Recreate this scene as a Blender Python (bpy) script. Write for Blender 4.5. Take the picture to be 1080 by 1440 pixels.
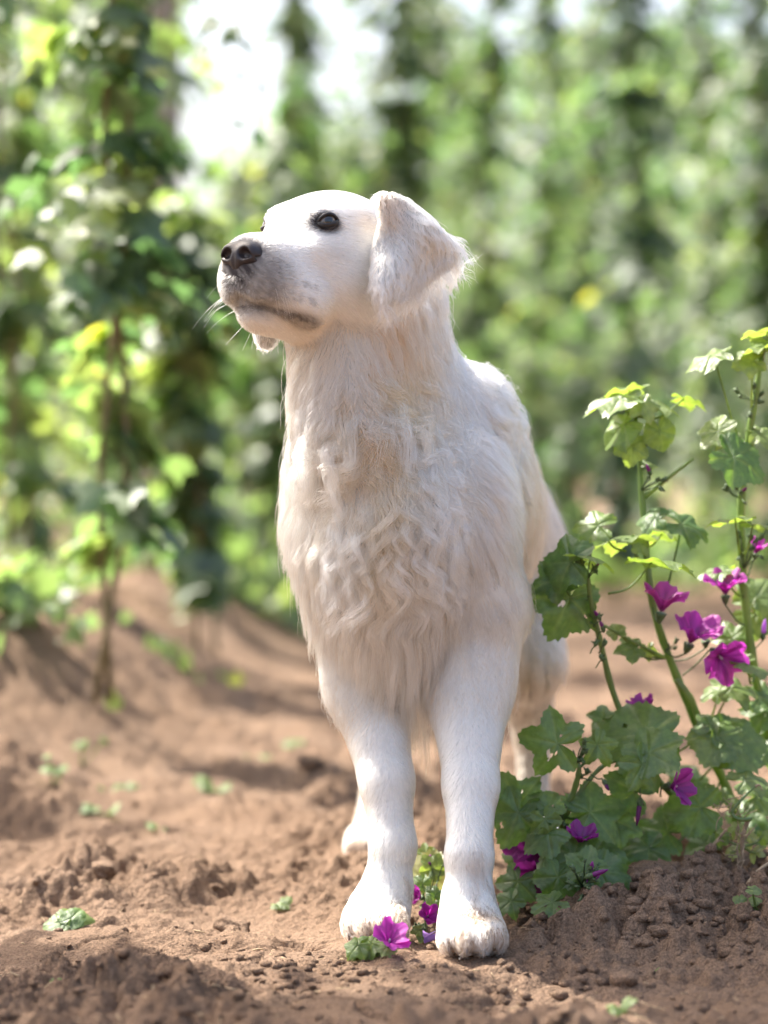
import bpy, bmesh, math, random
import numpy as np
from mathutils import Vector, Matrix, kdtree

for o in list(bpy.data.objects):
    bpy.data.objects.remove(o, do_unlink=True)
S = bpy.context.scene
COL = S.collection
R = math.radians
rng = np.random.default_rng(7)

# ------------------------------------------------------------------ camera
CAM = np.array([0.0, -2.7, 0.5])
TILT = math.atan(40 / 3400)
cd = bpy.data.cameras.new("camera")
cam = bpy.data.objects.new("camera", cd)
COL.objects.link(cam)
cam.location = CAM
cam.rotation_euler = (R(90) - TILT, 0, 0)
cd.sensor_fit = 'VERTICAL'
cd.sensor_height = 36.0
cd.sensor_width = 27.0
cd.lens = 85.0
cd.clip_start = 0.05
cd.clip_end = 3000
cd.dof.use_dof = True
cd.dof.focus_distance = 2.63
cd.dof.aperture_fstop = 2.4
cd.dof.aperture_blades = 9
S.camera = cam

# ------------------------------------------------------------------ light
SUN_AZ = np.array([-0.80, 0.60])          # horizontal direction towards the sun: behind, to the left
SUN_EL = R(54)
w = bpy.data.worlds.new("World")
S.world = w
w.use_nodes = True
nt = w.node_tree
nt.nodes.clear()
sky = nt.nodes.new('ShaderNodeTexSky')
sky.sky_type = 'NISHITA'
sky.sun_disc = False
sky.sun_elevation = SUN_EL
sky.sun_rotation = math.atan2(SUN_AZ[0], SUN_AZ[1])
sky.air_density = 1.0
sky.dust_density = 7.0
sky.ozone_density = 1.0
bg = nt.nodes.new('ShaderNodeBackground')
bg.inputs['Strength'].default_value = 0.15
wo = nt.nodes.new('ShaderNodeOutputWorld')
nt.links.new(sky.outputs[0], bg.inputs['Color'])
nt.links.new(bg.outputs[0], wo.inputs['Surface'])

sd = bpy.data.lights.new("sun", 'SUN')
sd.energy = 4.6
sd.angle = R(0.5)
sd.color = (1.0, 0.95, 0.87)
sun = bpy.data.objects.new("sun", sd)
COL.objects.link(sun)
sv = Vector((SUN_AZ[0] * math.cos(SUN_EL), SUN_AZ[1] * math.cos(SUN_EL), math.sin(SUN_EL)))
sun.rotation_euler = sv.to_track_quat('Z', 'Y').to_euler()

S.view_settings.view_transform = 'Standard'
S.view_settings.look = 'None'
S.view_settings.gamma = 1.0
S.view_settings.use_curve_mapping = False
S.view_settings.exposure = 1.52
S.render.engine = 'CYCLES'
S.cycles.use_denoising = True
S.cycles.max_bounces = 14
S.cycles.diffuse_bounces = 6
S.cycles.glossy_bounces = 6
S.cycles.transmission_bounces = 12
S.cycles.transparent_max_bounces = 16
S.cycles.caustics_reflective = False
S.cycles.caustics_refractive = False
S.cycles.sample_clamp_indirect = 8.0
S.cycles_curves.shape = 'RIBBONS'
S.cycles_curves.subdivisions = 2


# ------------------------------------------------------------------ helpers
def W(px, py, d):
    """a point of the place from its position in the 1080 x 1440 photograph and its distance along the ground"""
    x = (px - 540) / 3400.0
    u = -(py - 720) / 3400.0
    ct, st = math.cos(TILT), math.sin(TILT)
    ry = ct + u * st
    rz = -st + u * ct
    k = d / ry
    return np.array([CAM[0] + x * k, CAM[1] + d, CAM[2] + rz * k])


def nrm(v):
    v = np.asarray(v, float)
    return v / (np.linalg.norm(v, axis=-1, keepdims=True) + 1e-12)


def tag(o, label=None, cat=None, group=None, kind=None):
    if label: o['label'] = label
    if cat: o['category'] = cat
    if group: o['group'] = group
    if kind: o['kind'] = kind
    return o


def thing(name, label, cat, loc=(0, 0, 0), group=None):
    o = bpy.data.objects.new(name, None)
    o.empty_display_size = 0.05
    COL.objects.link(o)
    o.location = Vector([float(c) for c in loc])
    return tag(o, label, cat, group)


ORIG = {}


def mesh_obj(name, verts, faces, mat, parent=None, smooth=True, attrs=None, uv=None):
    """one mesh object; verts are world positions, moved into the frame of the (unrotated) parent chain"""
    verts = np.asarray(verts, float)
    off = np.zeros(3)
    p = parent
    while p is not None:
        off = off + np.array(p.location)
        p = p.parent
    me = bpy.data.meshes.new(name)
    if isinstance(faces, np.ndarray) and faces.ndim == 2:
        n, k = faces.shape
        me.vertices.add(len(verts))
        me.vertices.foreach_set('co', (verts - off).astype(np.float32).ravel())
        me.loops.add(n * k)
        me.loops.foreach_set('vertex_index', faces.astype(np.int32).ravel())
        me.polygons.add(n)
        me.polygons.foreach_set('loop_start', np.arange(0, n * k, k, dtype=np.int32))
        me.update(calc_edges=True)
    else:
        me.from_pydata([tuple(map(float, v)) for v in (verts - off)], [], [tuple(int(i) for i in f) for f in faces])
        me.update()
    if smooth:
        me.polygons.foreach_set('use_smooth', [True] * len(me.polygons))
    if attrs:
        for k, a in attrs.items():
            a = np.asarray(a, np.float32)
            if a.ndim == 1:
                at = me.attributes.new(k, 'FLOAT', 'POINT')
                at.data.foreach_set('value', a)
            elif a.shape[1] == 3:
                at = me.attributes.new(k, 'FLOAT_VECTOR', 'POINT')
                at.data.foreach_set('vector', a.ravel())
            else:
                at = me.attributes.new(k, 'FLOAT_COLOR', 'POINT')
                at.data.foreach_set('color', a.ravel())
    if mat: me.materials.append(mat)
    o = bpy.data.objects.new(name, me)
    COL.objects.link(o)
    if parent: o.parent = parent
    return o


class MB:
    """collects verts / faces / per-vertex values for one mesh"""
    def __init__(s):
        s.v, s.f, s.a, s.n = [], [], {}, 0

    def add(s, v, f, **at):
        v = np.asarray(v, float).reshape(-1, 3)
        s.v.append(v)
        s.f += [tuple(int(i) + s.n for i in q) for q in f]
        for k, x in at.items():
            x = np.asarray(x, float)
            if x.ndim == 0: x = np.full(len(v), float(x))
            s.a.setdefault(k, []).append(x)
        s.n += len(v)

    def build(s, name, mat, parent=None, smooth=True):
        return mesh_obj(name, np.concatenate(s.v), s.f, mat, parent, smooth,
                        {k: np.concatenate(x) for k, x in s.a.items()})


def tube(pts, rad, n=7, cap=True):
    """tapered tube along a polyline"""
    pts = np.asarray(pts, float)
    rad = np.broadcast_to(np.asarray(rad, float), (len(pts),))
    tan = nrm(np.gradient(pts, axis=0))
    ref = np.array([0.3, 0.9, 0.2]) if abs(tan[0][2]) > 0.8 else np.array([0, 0, 1.0])
    V = []
    for i in range(len(pts)):
        a = nrm(np.cross(tan[i], ref)); b = np.cross(tan[i], a)
        an = np.arange(n) * 2 * math.pi / n
        V.append(pts[i] + rad[i] * (np.cos(an)[:, None] * a + np.sin(an)[:, None] * b))
    V = np.concatenate(V)
    F = []
    for i in range(len(pts) - 1):
        for j in range(n):
            k = (j + 1) % n
            F.append((i * n + j, i * n + k, (i + 1) * n + k, (i + 1) * n + j))
    if cap:
        F.append(tuple(range(n))[::-1])
        F.append(tuple((len(pts) - 1) * n + j for j in range(n)))
    return V, F


def bez(*P, n=12):
    """smooth curve through points (Catmull-Rom)"""
    P = np.asarray(P, float)
    if len(P) == 2:
        t = np.linspace(0, 1, n)[:, None]
        return P[0] * (1 - t) + P[1] * t
    Q = np.vstack([2 * P[0] - P[1], P, 2 * P[-1] - P[-2]])
    out = []
    m = max(2, n // (len(P) - 1))
    for i in range(len(P) - 1):
        p0, p1, p2, p3 = Q[i:i + 4]
        for t in np.linspace(0, 1, m, endpoint=False):
            out.append(0.5 * ((2 * p1) + (-p0 + p2) * t + (2 * p0 - 5 * p1 + 4 * p2 - p3) * t * t + (-p0 + 3 * p1 - 3 * p2 + p3) * t ** 3))
    out.append(P[-1])
    return np.array(out)


# ---- vectorised noise
def _hash(ix, iy, iz=0, seed=0):
    h = (ix.astype(np.int64) * 374761393 + iy.astype(np.int64) * 668265263 + np.int64(iz) * 2147483647 + seed * 974634213) & 0xFFFFFFFF
    h = ((h ^ (h >> 13)) * 1274126177) & 0xFFFFFFFF
    h = ((h ^ (h >> 16)) * 2246822519) & 0xFFFFFFFF
    return ((h ^ (h >> 15)) & 0xFFFFFF) / float(0xFFFFFF)


def vnoise(x, y, seed=0):
    ix, iy = np.floor(x), np.floor(y)
    fx, fy = x - ix, y - iy
    fx = fx * fx * fx * (fx * (fx * 6 - 15) + 10); fy = fy * fy * fy * (fy * (fy * 6 - 15) + 10)
    a = _hash(ix, iy, 0, seed); b = _hash(ix + 1, iy, 0, seed)
    c = _hash(ix, iy + 1, 0, seed); d = _hash(ix + 1, iy + 1, 0, seed)
    return (a * (1 - fx) + b * fx) * (1 - fy) + (c * (1 - fx) + d * fx) * fy * 1.0


def fbm(x, y, oct=4, seed=0, gain=0.5):
    s = 0; a = 1; t = 0
    for i in range(oct):
        s = s + a * (vnoise(x * 2 ** i + 17.3 * i, y * 2 ** i - 9.1 * i, seed + i) - 0.5); t += a; a *= gain
    return s / t * 2


def worley(x, y, seed=0):
    """distance to nearest feature point and the random height of that cell"""
    ix, iy = np.floor(x), np.floor(y)
    best = np.full(np.shape(x), 9.0); val = np.zeros(np.shape(x))
    for dx in (-1, 0, 1):
        for dy in (-1, 0, 1):
            cx, cy = ix + dx, iy + dy
            px = cx + _hash(cx, cy, 1, seed); py = cy + _hash(cx, cy, 2, seed)
            d = np.hypot(px - x, py - y)
            m = d < best
            best = np.where(m, d, best); val = np.where(m, _hash(cx, cy, 3, seed), val)
    return best, val


# ---- node material helper
def mat_new(name):
    m = bpy.data.materials.new(name)
    m.use_nodes = True
    m.node_tree.nodes.clear()
    return m, m.node_tree


class NT:
    def __init__(s, name):
        s.m, s.t = mat_new(name)
        s.out = s.n('ShaderNodeOutputMaterial')

    def n(s, typ, ins=None, **kw):
        nd = s.t.nodes.new(typ)
        for k, v in kw.items(): setattr(nd, k, v)
        for k, v in (ins or {}).items():
            sock = nd.inputs[k]
            if isinstance(v, bpy.types.NodeSocket): s.t.links.new(v, sock)
            elif isinstance(v, (tuple, list)) and len(v) == 3 and sock.type == 'RGBA': sock.default_value = (*v, 1)
            else: sock.default_value = v
        return nd

    def ramp(s, fac, stops, interp='LINEAR'):
        r = s.n('ShaderNodeValToRGB', {'Fac': fac})
        r.color_ramp.interpolation = interp
        e = r.color_ramp.elements
        while len(e) > 1: e.remove(e[0])
        e[0].position = stops[0][0]; e[0].color = (*stops[0][1], 1)
        for p, c in stops[1:]:
            x = e.new(p); x.color = (*c, 1)
        return r.outputs['Color']

    def math(s, op, a, b=None, clamp=False):
        nd = s.n('ShaderNodeMath', operation=op, use_clamp=clamp)
        for i, v in enumerate((a, b)):
            if v is None: continue
            if isinstance(v, bpy.types.NodeSocket): s.t.links.new(v, nd.inputs[i])
            else: nd.inputs[i].default_value = v
        return nd.outputs[0]

    def mix(s, fac, a, b, blend='MIX'):
        nd = s.n('ShaderNodeMix', data_type='RGBA', blend_type=blend)
        for sock, v in ((nd.inputs[0], fac), (nd.inputs[6], a), (nd.inputs[7], b)):
            if isinstance(v, bpy.types.NodeSocket): s.t.links.new(v, sock)
            elif isinstance(v, (tuple, list)): sock.default_value = (*v[:3], 1)
            else: sock.default_value = v
        return nd.outputs[2]

    def done(s, surf, disp=None):
        s.t.links.new(surf, s.out.inputs['Surface'])
        if disp: s.t.links.new(disp, s.out.inputs['Displacement'])
        return s.m
# ================================================================== the soil
def macro(x, y):
    """ridges and hollows of the field"""
    h = 0.018 * fbm(x * 1.7 + 3, y * 1.7, 3, 101) + 0.02 * fbm(x * 0.5, y * 0.5 + 8, 2, 102) * sstep_(0.3, 2.0, y)
    # hilled row of hops on the left
    cx = -0.80 + 0.03 * y
    rg = 0.23 * np.exp(-((x - cx) / 0.30) ** 2) * sstep_(0.75, 1.75, y - 0.15 * fbm(x * 3, y * 3, 2, 5))
    rg = rg * (1 + 0.35 * fbm(x * 3.2, y * 2.2, 3, 103))
    h = h + rg
    # next rows
    for c, a in ((-3.4, 0.2), (1.75, 0.16), (4.3, 0.2), (-6, 0.2)):
        h = h + a * np.exp(-((x - c - 0.03 * y) / 0.35) ** 2) * sstep_(1.5, 3.5, y)
    # the spoil round the mallow
    h = h + 0.045 * np.exp(-((x - 0.46) / 0.17) ** 2 - ((y - 0.12) / 0.22) ** 2)
    h = h + 0.030 * np.exp(-((x - 0.30) / 0.09) ** 2 - ((y - 0.02) / 0.09) ** 2)
    return h


def sstep_(a, b, x):
    t = np.clip((x - a) / (b - a), 0, 1)
    return t * t * (3 - 2 * t)


def lumps(x, y, sc, seed, warp=0.35):
    wx = x / sc + warp * fbm(x / sc * 1.7, y / sc * 1.7, 2, seed + 50)
    wy = y / sc + warp * fbm(x / sc * 1.7 + 30, y / sc * 1.7, 2, seed + 60)
    d, v = worley(wx, wy, seed)
    return np.clip(1 - d * 1.35, 0, 1) ** 0.6 * (0.25 + 0.75 * v)


def soil_h(x, y, dx=0.004):
    x = np.asarray(x, float); y = np.asarray(y, float)
    h = macro(x, y)
    k = lambda s: np.clip(s / (2.5 * dx), 0, 1)
    rough = np.clip(0.70 + 1.3 * fbm(x * 3.1 + 11, y * 3.1, 3, 120) + 0.9 * np.exp(-((x - 0.33) / 0.17) ** 2 - ((y - 0.04) / 0.16) ** 2), 0.15, 1.6)         # worked and trodden places
    h = h + 0.020 * fbm(x * 6, y * 6, 3, 110) * k(0.16)
    h = h + rough * (0.030 * lumps(x, y, 0.090, 130) * k(0.085) + 0.020 * lumps(x, y, 0.036, 131) * k(0.036)
                     + 0.011 * lumps(x, y, 0.015, 132) * k(0.015) + 0.0040 * lumps(x, y, 0.0095, 133) * k(0.009)
                     - 0.007 * np.exp(-(worley(x / 0.021 + 5, y / 0.021)[0] / 0.26) ** 2) * k(0.012))
    h = h + 0.0035 * fbm(x * 90, y * 90, 2, 140) * k(0.012) * (0.4 + rough)
    cr = np.abs(fbm(x * 12 + 2, y * 12, 3, 150))
    h = h - 0.012 * np.exp(-(cr / 0.05) ** 2) * k(0.02) * sstep_(0.5, 0.2, rough)          # dry cracks
    h = h - 0.022
    # trodden where the paws stand
    for px, py, r, z in ((-0.006, -0.055, 0.055, 0.0), (0.0925, -0.135, 0.055, 0.0), (-0.018, 0.53, 0.07, 0.0), (0.208, 0.6, 0.07, 0.0)):
        m = np.exp(-(((x - px) ** 2 + (y - py) ** 2) / r ** 2) ** 1.5)
        h = h * (1 - m) + (z - 0.001 + 0.003 * fbm(x * 60, y * 60, 2, 160)) * m
    return h


def axis(lo_f, hi_f, st, lo, hi, g):
    a = list(np.arange(lo_f, hi_f, st))
    s = st; v = a[-1]
    while v < hi:
        s *= g if s < 0.035 else 1.10; v += s; a.append(v)
    s = st; v = a[0]; b = []
    while v > lo:
        s *= max(g, 1.025) if s < 0.035 else 1.10; v -= s; b.append(v)
    return np.array(b[::-1] + a)


GX = axis(-0.56, 0.60, 0.0036, -450, 450, 1.024)
GY = axis(-0.50, 0.70, 0.0036, -60, 900, 1.013)
gx, gy = np.meshgrid(GX, GY, indexing='ij')
dxs = np.maximum(np.gradient(GX)[:, None], np.gradient(GY)[None, :] * 0.8) * np.ones_like(gx)
jr = np.random.default_rng(21)
gx = gx + jr.uniform(-0.42, 0.42, gx.shape) * np.gradient(GX)[:, None]
gy = gy + jr.uniform(-0.42, 0.42, gy.shape) * np.gradient(GY)[None, :]
gz = soil_h(gx, gy, dxs)
gz *= sstep_(300, 30, np.hypot(gx, gy))
nx_, ny_ = gx.shape
ii = np.arange(nx_ * ny_).reshape(nx_, ny_)
gf = np.stack([ii[:-1, :-1], ii[1:, :-1], ii[1:, 1:], ii[:-1, 1:]], -1).reshape(-1, 4)


def soil_material():
    t = NT('soil')
    g = t.n('ShaderNodeNewGeometry')
    P = g.outputs['Position']
    n1 = t.n('ShaderNodeTexNoise', {'Vector': P, 'Scale': 5.0, 'Detail': 6.0, 'Roughness': 0.6})
    n2 = t.n('ShaderNodeTexNoise', {'Vector': P, 'Scale': 45.0, 'Detail': 6.0, 'Roughness': 0.65})
    n3 = t.n('ShaderNodeTexNoise', {'Vector': P, 'Scale': 420.0, 'Detail': 4.0, 'Roughness': 0.7})
    c = t.ramp(n1.outputs['Fac'], [(0.30, (0.225, 0.146, 0.096)), (0.52, (0.300, 0.202, 0.137)), (0.72, (0.375, 0.262, 0.184))])
    c = t.mix(t.math('MULTIPLY', n2.outputs['Fac'], 0.75, True), c, (0.20, 0.130, 0.087), 'MIX')
    sp = t.ramp(n3.outputs['Fac'], [(0.36, (0.55, 0.55, 0.55)), (0.55, (1, 1, 1)), (0.72, (1.35, 1.3, 1.22))])
    c = t.mix(1.0, c, sp, 'MULTIPLY')
    v = t.n('ShaderNodeTexVoronoi', {'Vector': P, 'Scale': 190.0})
    hh = t.math('ADD', t.math('MULTIPLY', n2.outputs['Fac'], 0.6), t.math('ADD', t.math('MULTIPLY', n3.outputs['Fac'], 0.5), t.math('MULTIPLY', v.outputs['Distance'], -0.35)))
    b = t.n('ShaderNodeBump', {'Height': hh, 'Strength': 1.0, 'Distance': 0.008})
    p = t.n('ShaderNodeBsdfPrincipled', {'Base Color': c, 'Roughness': 0.95, 'Normal': b.outputs[0]})
    p.inputs['Specular IOR Level'].default_value = 0.12
    return t.done(p.outputs[0])


M_SOIL = soil_material()
mesh_obj('ground', np.stack([gx, gy, gz], -1).reshape(-1, 3), gf, M_SOIL)['kind'] = 'structure'


def gha(x, y):
    """height of the soil sheet at many places"""
    i = np.clip(np.searchsorted(GX, x) - 1, 0, nx_ - 2); j = np.clip(np.searchsorted(GY, y) - 1, 0, ny_ - 2)
    u = (x - GX[i]) / (GX[i + 1] - GX[i]); v = (y - GY[j]) / (GY[j + 1] - GY[j])
    return (gz[i, j] * (1 - u) + gz[i + 1, j] * u) * (1 - v) + (gz[i, j + 1] * (1 - u) + gz[i + 1, j + 1] * u) * v


def gh(x, y):
    return float(gha(np.array([float(x)]), np.array([float(y)]))[0])


# crumbs and clods of earth lying loose
def lump_mesh(seed, n=2):
    bm = bmesh.new()
    bmesh.ops.create_icosphere(bm, subdivisions=n, radius=1.0)
    v = np.array([q.co[:] for q in bm.verts]); f = np.array([[q.index for q in fc.verts] for fc in bm.faces])
    bm.free()
    k = 1 + 0.38 * fbm(v[:, 0] * 1.3 + seed * 7.7, v[:, 1] * 1.3 + v[:, 2] * 1.9, 3, seed) + 0.16 * fbm(v[:, 0] * 4 + seed, v[:, 1] * 4 + v[:, 2] * 5, 2, seed + 9)
    v = np.sign(v) * np.abs(v) ** 0.7 * k[:, None] * np.array([1, 0.75, 0.55]) + np.array([0.25, 0.1, 0]) * np.sin(v[:, 1:2] * 3 + seed)
    return v, f


LM = [lump_mesh(i, 1) for i in range(6)]
LM2 = [lump_mesh(20 + i, 3) for i in range(6)]
cr = np.random.default_rng(11)
cv, cf, cn = [], [], 0
NCR = 5200
RGH = 0.5 + 1.2 * fbm(gx[::4, ::4] * 3.1 + 11, gy[::4, ::4] * 3.1, 3, 120)
for i in range(NCR):
    d = 2.15 + 2.6 * cr.random() ** 1.6
    x = cr.uniform(-0.19, 0.19) * d; y = d - 2.7
    dens = RGH[min(np.searchsorted(GX, x) // 4, RGH.shape[0] - 1), min(np.searchsorted(GY, y) // 4, RGH.shape[1] - 1)]
    if cr.random() > dens + 0.25: continue
    if min(math.hypot(x + 0.006, y + 0.06), math.hypot(x - 0.0925, y + 0.14)) < 0.055: continue
    s = 0.0010 + 0.0085 * cr.random() ** 6
    v, f = LM[cr.integers(6)]
    a = cr.uniform(0, 6.28); c, s_ = math.cos(a), math.sin(a)
    q = v * s
    q = np.stack([q[:, 0] * c - q[:, 1] * s_, q[:, 0] * s_ + q[:, 1] * c, q[:, 2]], -1)
    cv.append(q + (x, y, gh(x, y) + s * 0.05)); cf.append(f + cn); cn += len(v)
for i in range(3600):
    if i < 2300: x, y, s = cr.normal(0.33, 0.13), cr.normal(0.03, 0.12), 0.0009 + 0.010 * cr.random() ** 7
    else: x, y, s = cr.normal(-0.12, 0.16), cr.normal(-0.22, 0.10), 0.0009 + 0.007 * cr.random() ** 7
    if min(math.hypot(x + 0.006, y + 0.05), math.hypot(x - 0.0925, y + 0.12)) < 0.06 or y < -0.48: continue
    v, f = LM[cr.integers(6)]
    a = cr.uniform(0, 6.28); c, s_ = math.cos(a), math.sin(a)
    q = v * s
    q = np.stack([q[:, 0] * c - q[:, 1] * s_, q[:, 0] * s_ + q[:, 1] * c, q[:, 2]], -1)
    cv.append(q + (x, y, gh(x, y) + s * 0.2)); cf.append(f + cn); cn += len(v)
mesh_obj('soil_crumbs', np.concatenate(cv), np.concatenate(cf), M_SOIL)['kind'] = 'stuff'

for (px, py, r, lab_) in ((868, 1222, 0.040, 'dark clod of earth beside the lowest mallow leaves'),
                          (1000, 1236, 0.062, 'big crumbly clod of earth standing in a patch of sunlight under the mallow'),
                          (905, 1290, 0.048, 'flat cracked clod of earth in the shade in front of the mallow'),
                          (1048, 1262, 0.030, 'clod of earth at the picture edge, behind the tiny green seedling'),
                          (640, 1092, 0.020, 'brown clod of earth glimpsed between the two forelegs'),
                          (330, 1290, 0.020, 'cracked clod of earth lying in the sun before the foreground shade'),
                          (440, 1100, 0.024, 'dark clod of earth in the sunny strip behind the forelegs'),
                          (148, 1258, 0.018, 'small clod of earth just behind the wilted leaf sprig'),
                          (880, 1372, 0.016, 'knobbly clod of earth at the edge of the sunny foreground')):
    d = 0.5 * 3400 / (py - 680)
    x = (px - 540) * d / 3400; y = d - 2.7
    v, f = LM2[cr.integers(6)]
    v = v * r
    v = v + 0.10 * r * nrm(v) * (lumps(v[:, 0] * 1.0 + v[:, 2], v[:, 1] + v[:, 2] * 0.7, 0.012, 200)[:, None] * 2 - 1)
    o = mesh_obj('soil_clod', v, f, M_SOIL)
    o.location = (x, y, gh(x, y) + r * 0.36); o.rotation_euler = (cr.uniform(-.3, .3), cr.uniform(-.3, .3), cr.uniform(0, 6))
    tag(o, lab_, 'clod', 'loose clods of earth')
# ================================================================== hop field
def leaf_material(name, stops, trans=0.45, gloss=0.10, rough=0.36, veins=False, tmul=(1.25, 1.15, 0.55)):
    t = NT(name)
    at = t.n('ShaderNodeAttribute', attribute_name='tint')
    c = t.ramp(at.outputs['Fac'], stops)
    if veins:
        va = t.n('ShaderNodeAttribute', attribute_name='vein')
        c = t.mix(t.math('MULTIPLY', va.outputs['Fac'], 0.45), c, (0.17, 0.25, 0.10))
        g = t.n('ShaderNodeNewGeometry')
        nz = t.n('ShaderNodeTexNoise', {'Vector': g.outputs['Position'], 'Scale': 130.0, 'Detail': 4.0})
        c = t.mix(1.0, c, t.ramp(nz.outputs['Fac'], [(0.3, (0.75, 0.78, 0.7)), (0.7, (1.2, 1.15, 1.1))]), 'MULTIPLY')
    tc = t.mix(1.0, c, tmul, 'MULTIPLY')
    tc = t.mix(1.0, tc, (2.2, 2.2, 2.2), 'MULTIPLY')
    nrm_in = {}
    if veins:
        b = t.n('ShaderNodeBump', {'Height': t.math('ADD', t.math('MULTIPLY', va.outputs['Fac'], -1.0), t.math('MULTIPLY', nz.outputs['Fac'], 0.5)), 'Strength': 0.5, 'Distance': 0.002})
        nrm_in = {'Normal': b.outputs[0]}
    d = t.n('ShaderNodeBsdfDiffuse', {'Color': c, **nrm_in})
    tr = t.n('ShaderNodeBsdfTranslucent', {'Color': tc})
    a = t.n('ShaderNodeMixShader', {0: trans, 1: d.outputs[0], 2: tr.outputs[0]})
    gl = t.n('ShaderNodeBsdfGlossy', {'Color': (1, 1, 1), 'Roughness': rough, **nrm_in})
    b2 = t.n('ShaderNodeMixShader', {0: gloss, 1: a.outputs[0], 2: gl.outputs[0]})
    return t.done(b2.outputs[0])


def plain_material(name, col, rough=0.7, scale=60, var=0.3):
    t = NT(name)
    tc = t.n('ShaderNodeTexCoord')
    n = t.n('ShaderNodeTexNoise', {'Vector': tc.outputs['Object'], 'Scale': scale, 'Detail': 5.0})
    c = t.mix(1.0, col, t.ramp(n.outputs['Fac'], [(0.3, (1 - var,) * 3), (0.7, (1 + var,) * 3)]), 'MULTIPLY')
    b = t.n('ShaderNodeBump', {'Height': n.outputs['Fac'], 'Strength': 0.4, 'Distance': 0.004})
    p = t.n('ShaderNodeBsdfPrincipled', {'Base Color': c, 'Roughness': rough, 'Normal': b.outputs[0]})
    return t.done(p.outputs[0])


M_HOP = leaf_material('hop_leaf', [(0.0, (0.045, 0.095, 0.040)), (0.35, (0.080, 0.150, 0.055)), (0.62, (0.130, 0.200, 0.066)), (0.85, (0.21, 0.26, 0.075)), (0.93, (0.34, 0.33, 0.05)), (1.0, (0.42, 0.33, 0.06))],
                      trans=0.60, gloss=0.075, rough=0.55, tmul=(1.0, 1.0, 0.74))
M_BINE = plain_material('bine_bark', (0.16, 0.13, 0.06))
M_WOOD = plain_material('grey_pole_wood', (0.30, 0.27, 0.25), 0.85, 25)

HLV = np.array([(0, 0, 0), (0, .5, .02), (0, 1, -.10), (-.36, .06, -.05), (-.53, .50, -.10), (-.21, .56, -.02), (.36, .06, -.05), (.53, .50, -.10), (.21, .56, -.02)], float)
HLF = np.array([(0, 1, 5), (0, 5, 4), (0, 4, 3), (1, 2, 5), (0, 8, 1), (0, 7, 8), (0, 6, 7), (1, 8, 2)])


def leaf_cloud(pos, tipd, nor, size, tint):
    """many hop leaves as one mesh: arrays of base point, tip direction, face normal, length and tint"""
    t = nrm(tipd); n = nrm(nor - (nor * t).sum(1)[:, None] * t); a = np.cross(t, n)
    V = pos[:, None] + size[:, None, None] * (HLV[None, :, 0:1] * a[:, None] + HLV[None, :, 1:2] * t[:, None] + HLV[None, :, 2:3] * n[:, None])
    F = HLF[None] + (np.arange(len(pos)) * 9)[:, None, None]
    return V.reshape(-1, 3), F.reshape(-1, 3), np.repeat(tint, 9)


def hop_plant(px, d, H, seed, wide=0.32, nlat=90, z0=0.25, label='', group='hop bines climbing strings in rows behind the dog', lean=0.0, bright=0.0, name='hop_plant', size=0.085, x=None, lat=None):
    r = np.random.default_rng(seed)
    X = (px - 540) * d / 3400 if x is None else x
    Y = d - 2.7
    zb = gh(X, Y)
    root = thing(name, label, 'hop plant', (X, Y, zb), group)
    # bines twisting up a string
    zz = np.linspace(0, H, 26)
    axis_ = lambda z: np.stack([X + lean * z + 0.05 * np.sin(z * 1.3 + seed), Y + 0.05 * np.cos(z * 1.1 + seed * 2), zb + z], -1)
    for k in range(2):
        p = axis_(zz)
        ph = zz * 5.5 + k * math.pi + seed
        p[:, 0] += 0.022 * np.cos(ph); p[:, 1] += 0.022 * np.sin(ph)
        v, f = tube(p, np.linspace(0.0065, 0.004, len(zz)), 5)
        mesh_obj('bine', v, f, M_BINE, root)
    B, T, N_, Sz, Ti = [], [], [], [], []
    zs = z0 + (H - z0) * np.sort(r.random(nlat))
    for z in zs:
        c = axis_(np.array([z]))[0]
        an = r.uniform(0, 2 * math.pi)
        prof = 0.55 + 0.45 * min(1, z / 1.8) + 0.35 * math.sin(z * 2.1 + seed) * 0.5 + 0.25 * math.sin(z * 5.3 + seed * 3)
        ln = wide * prof * r.uniform(0.45, 1.35)
        out = np.array([math.cos(an), math.sin(an), 0])
        m = r.integers(5, 9)
        lb = np.clip(0.36 + 0.17 * r.normal() + bright, 0.02, 0.72)
        for j in range(m):
            s = (j + 0.5) / m
            b = c + out * ln * s + np.array([0, 0, 0.10 * ln * s - 0.65 * ln * s * s])
            for sd_ in (-1, 1):
                sidev = np.array([-out[1], out[0], 0]) * sd_
                dirv = out * r.uniform(0.2, 0.9) + sidev * r.uniform(0.3, 1.0) + np.array([0, 0, -r.uniform(0.25, 1.1)])
                B.append(b + r.normal(0, 0.015, 3)); T.append(dirv)
                N_.append(np.array([0, 0, 1.0]) + out * 0.5 + r.normal(0, 0.35, 3))
                Sz.append(size * r.uniform(0.55, 1.35) * (1.15 - 0.55 * s))
                t_ = lb + 0.16 * r.normal() + 0.10 * s
                if r.random() < 0.006: t_ = 0.93
                Ti.append(np.clip(t_, 0, 0.80) if t_ != 0.93 else 0.93)
    v, f, ti = leaf_cloud(np.array(B), np.array(T), np.array(N_), np.array(Sz), np.array(Ti))
    o = mesh_obj('foliage', v, f, M_HOP, root, smooth=False, attrs={'tint': ti})
    o['kind'] = 'stuff'
    return root


LAB_FAR = 'tall hop bine in the blurred green rows far behind the dog'
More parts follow.
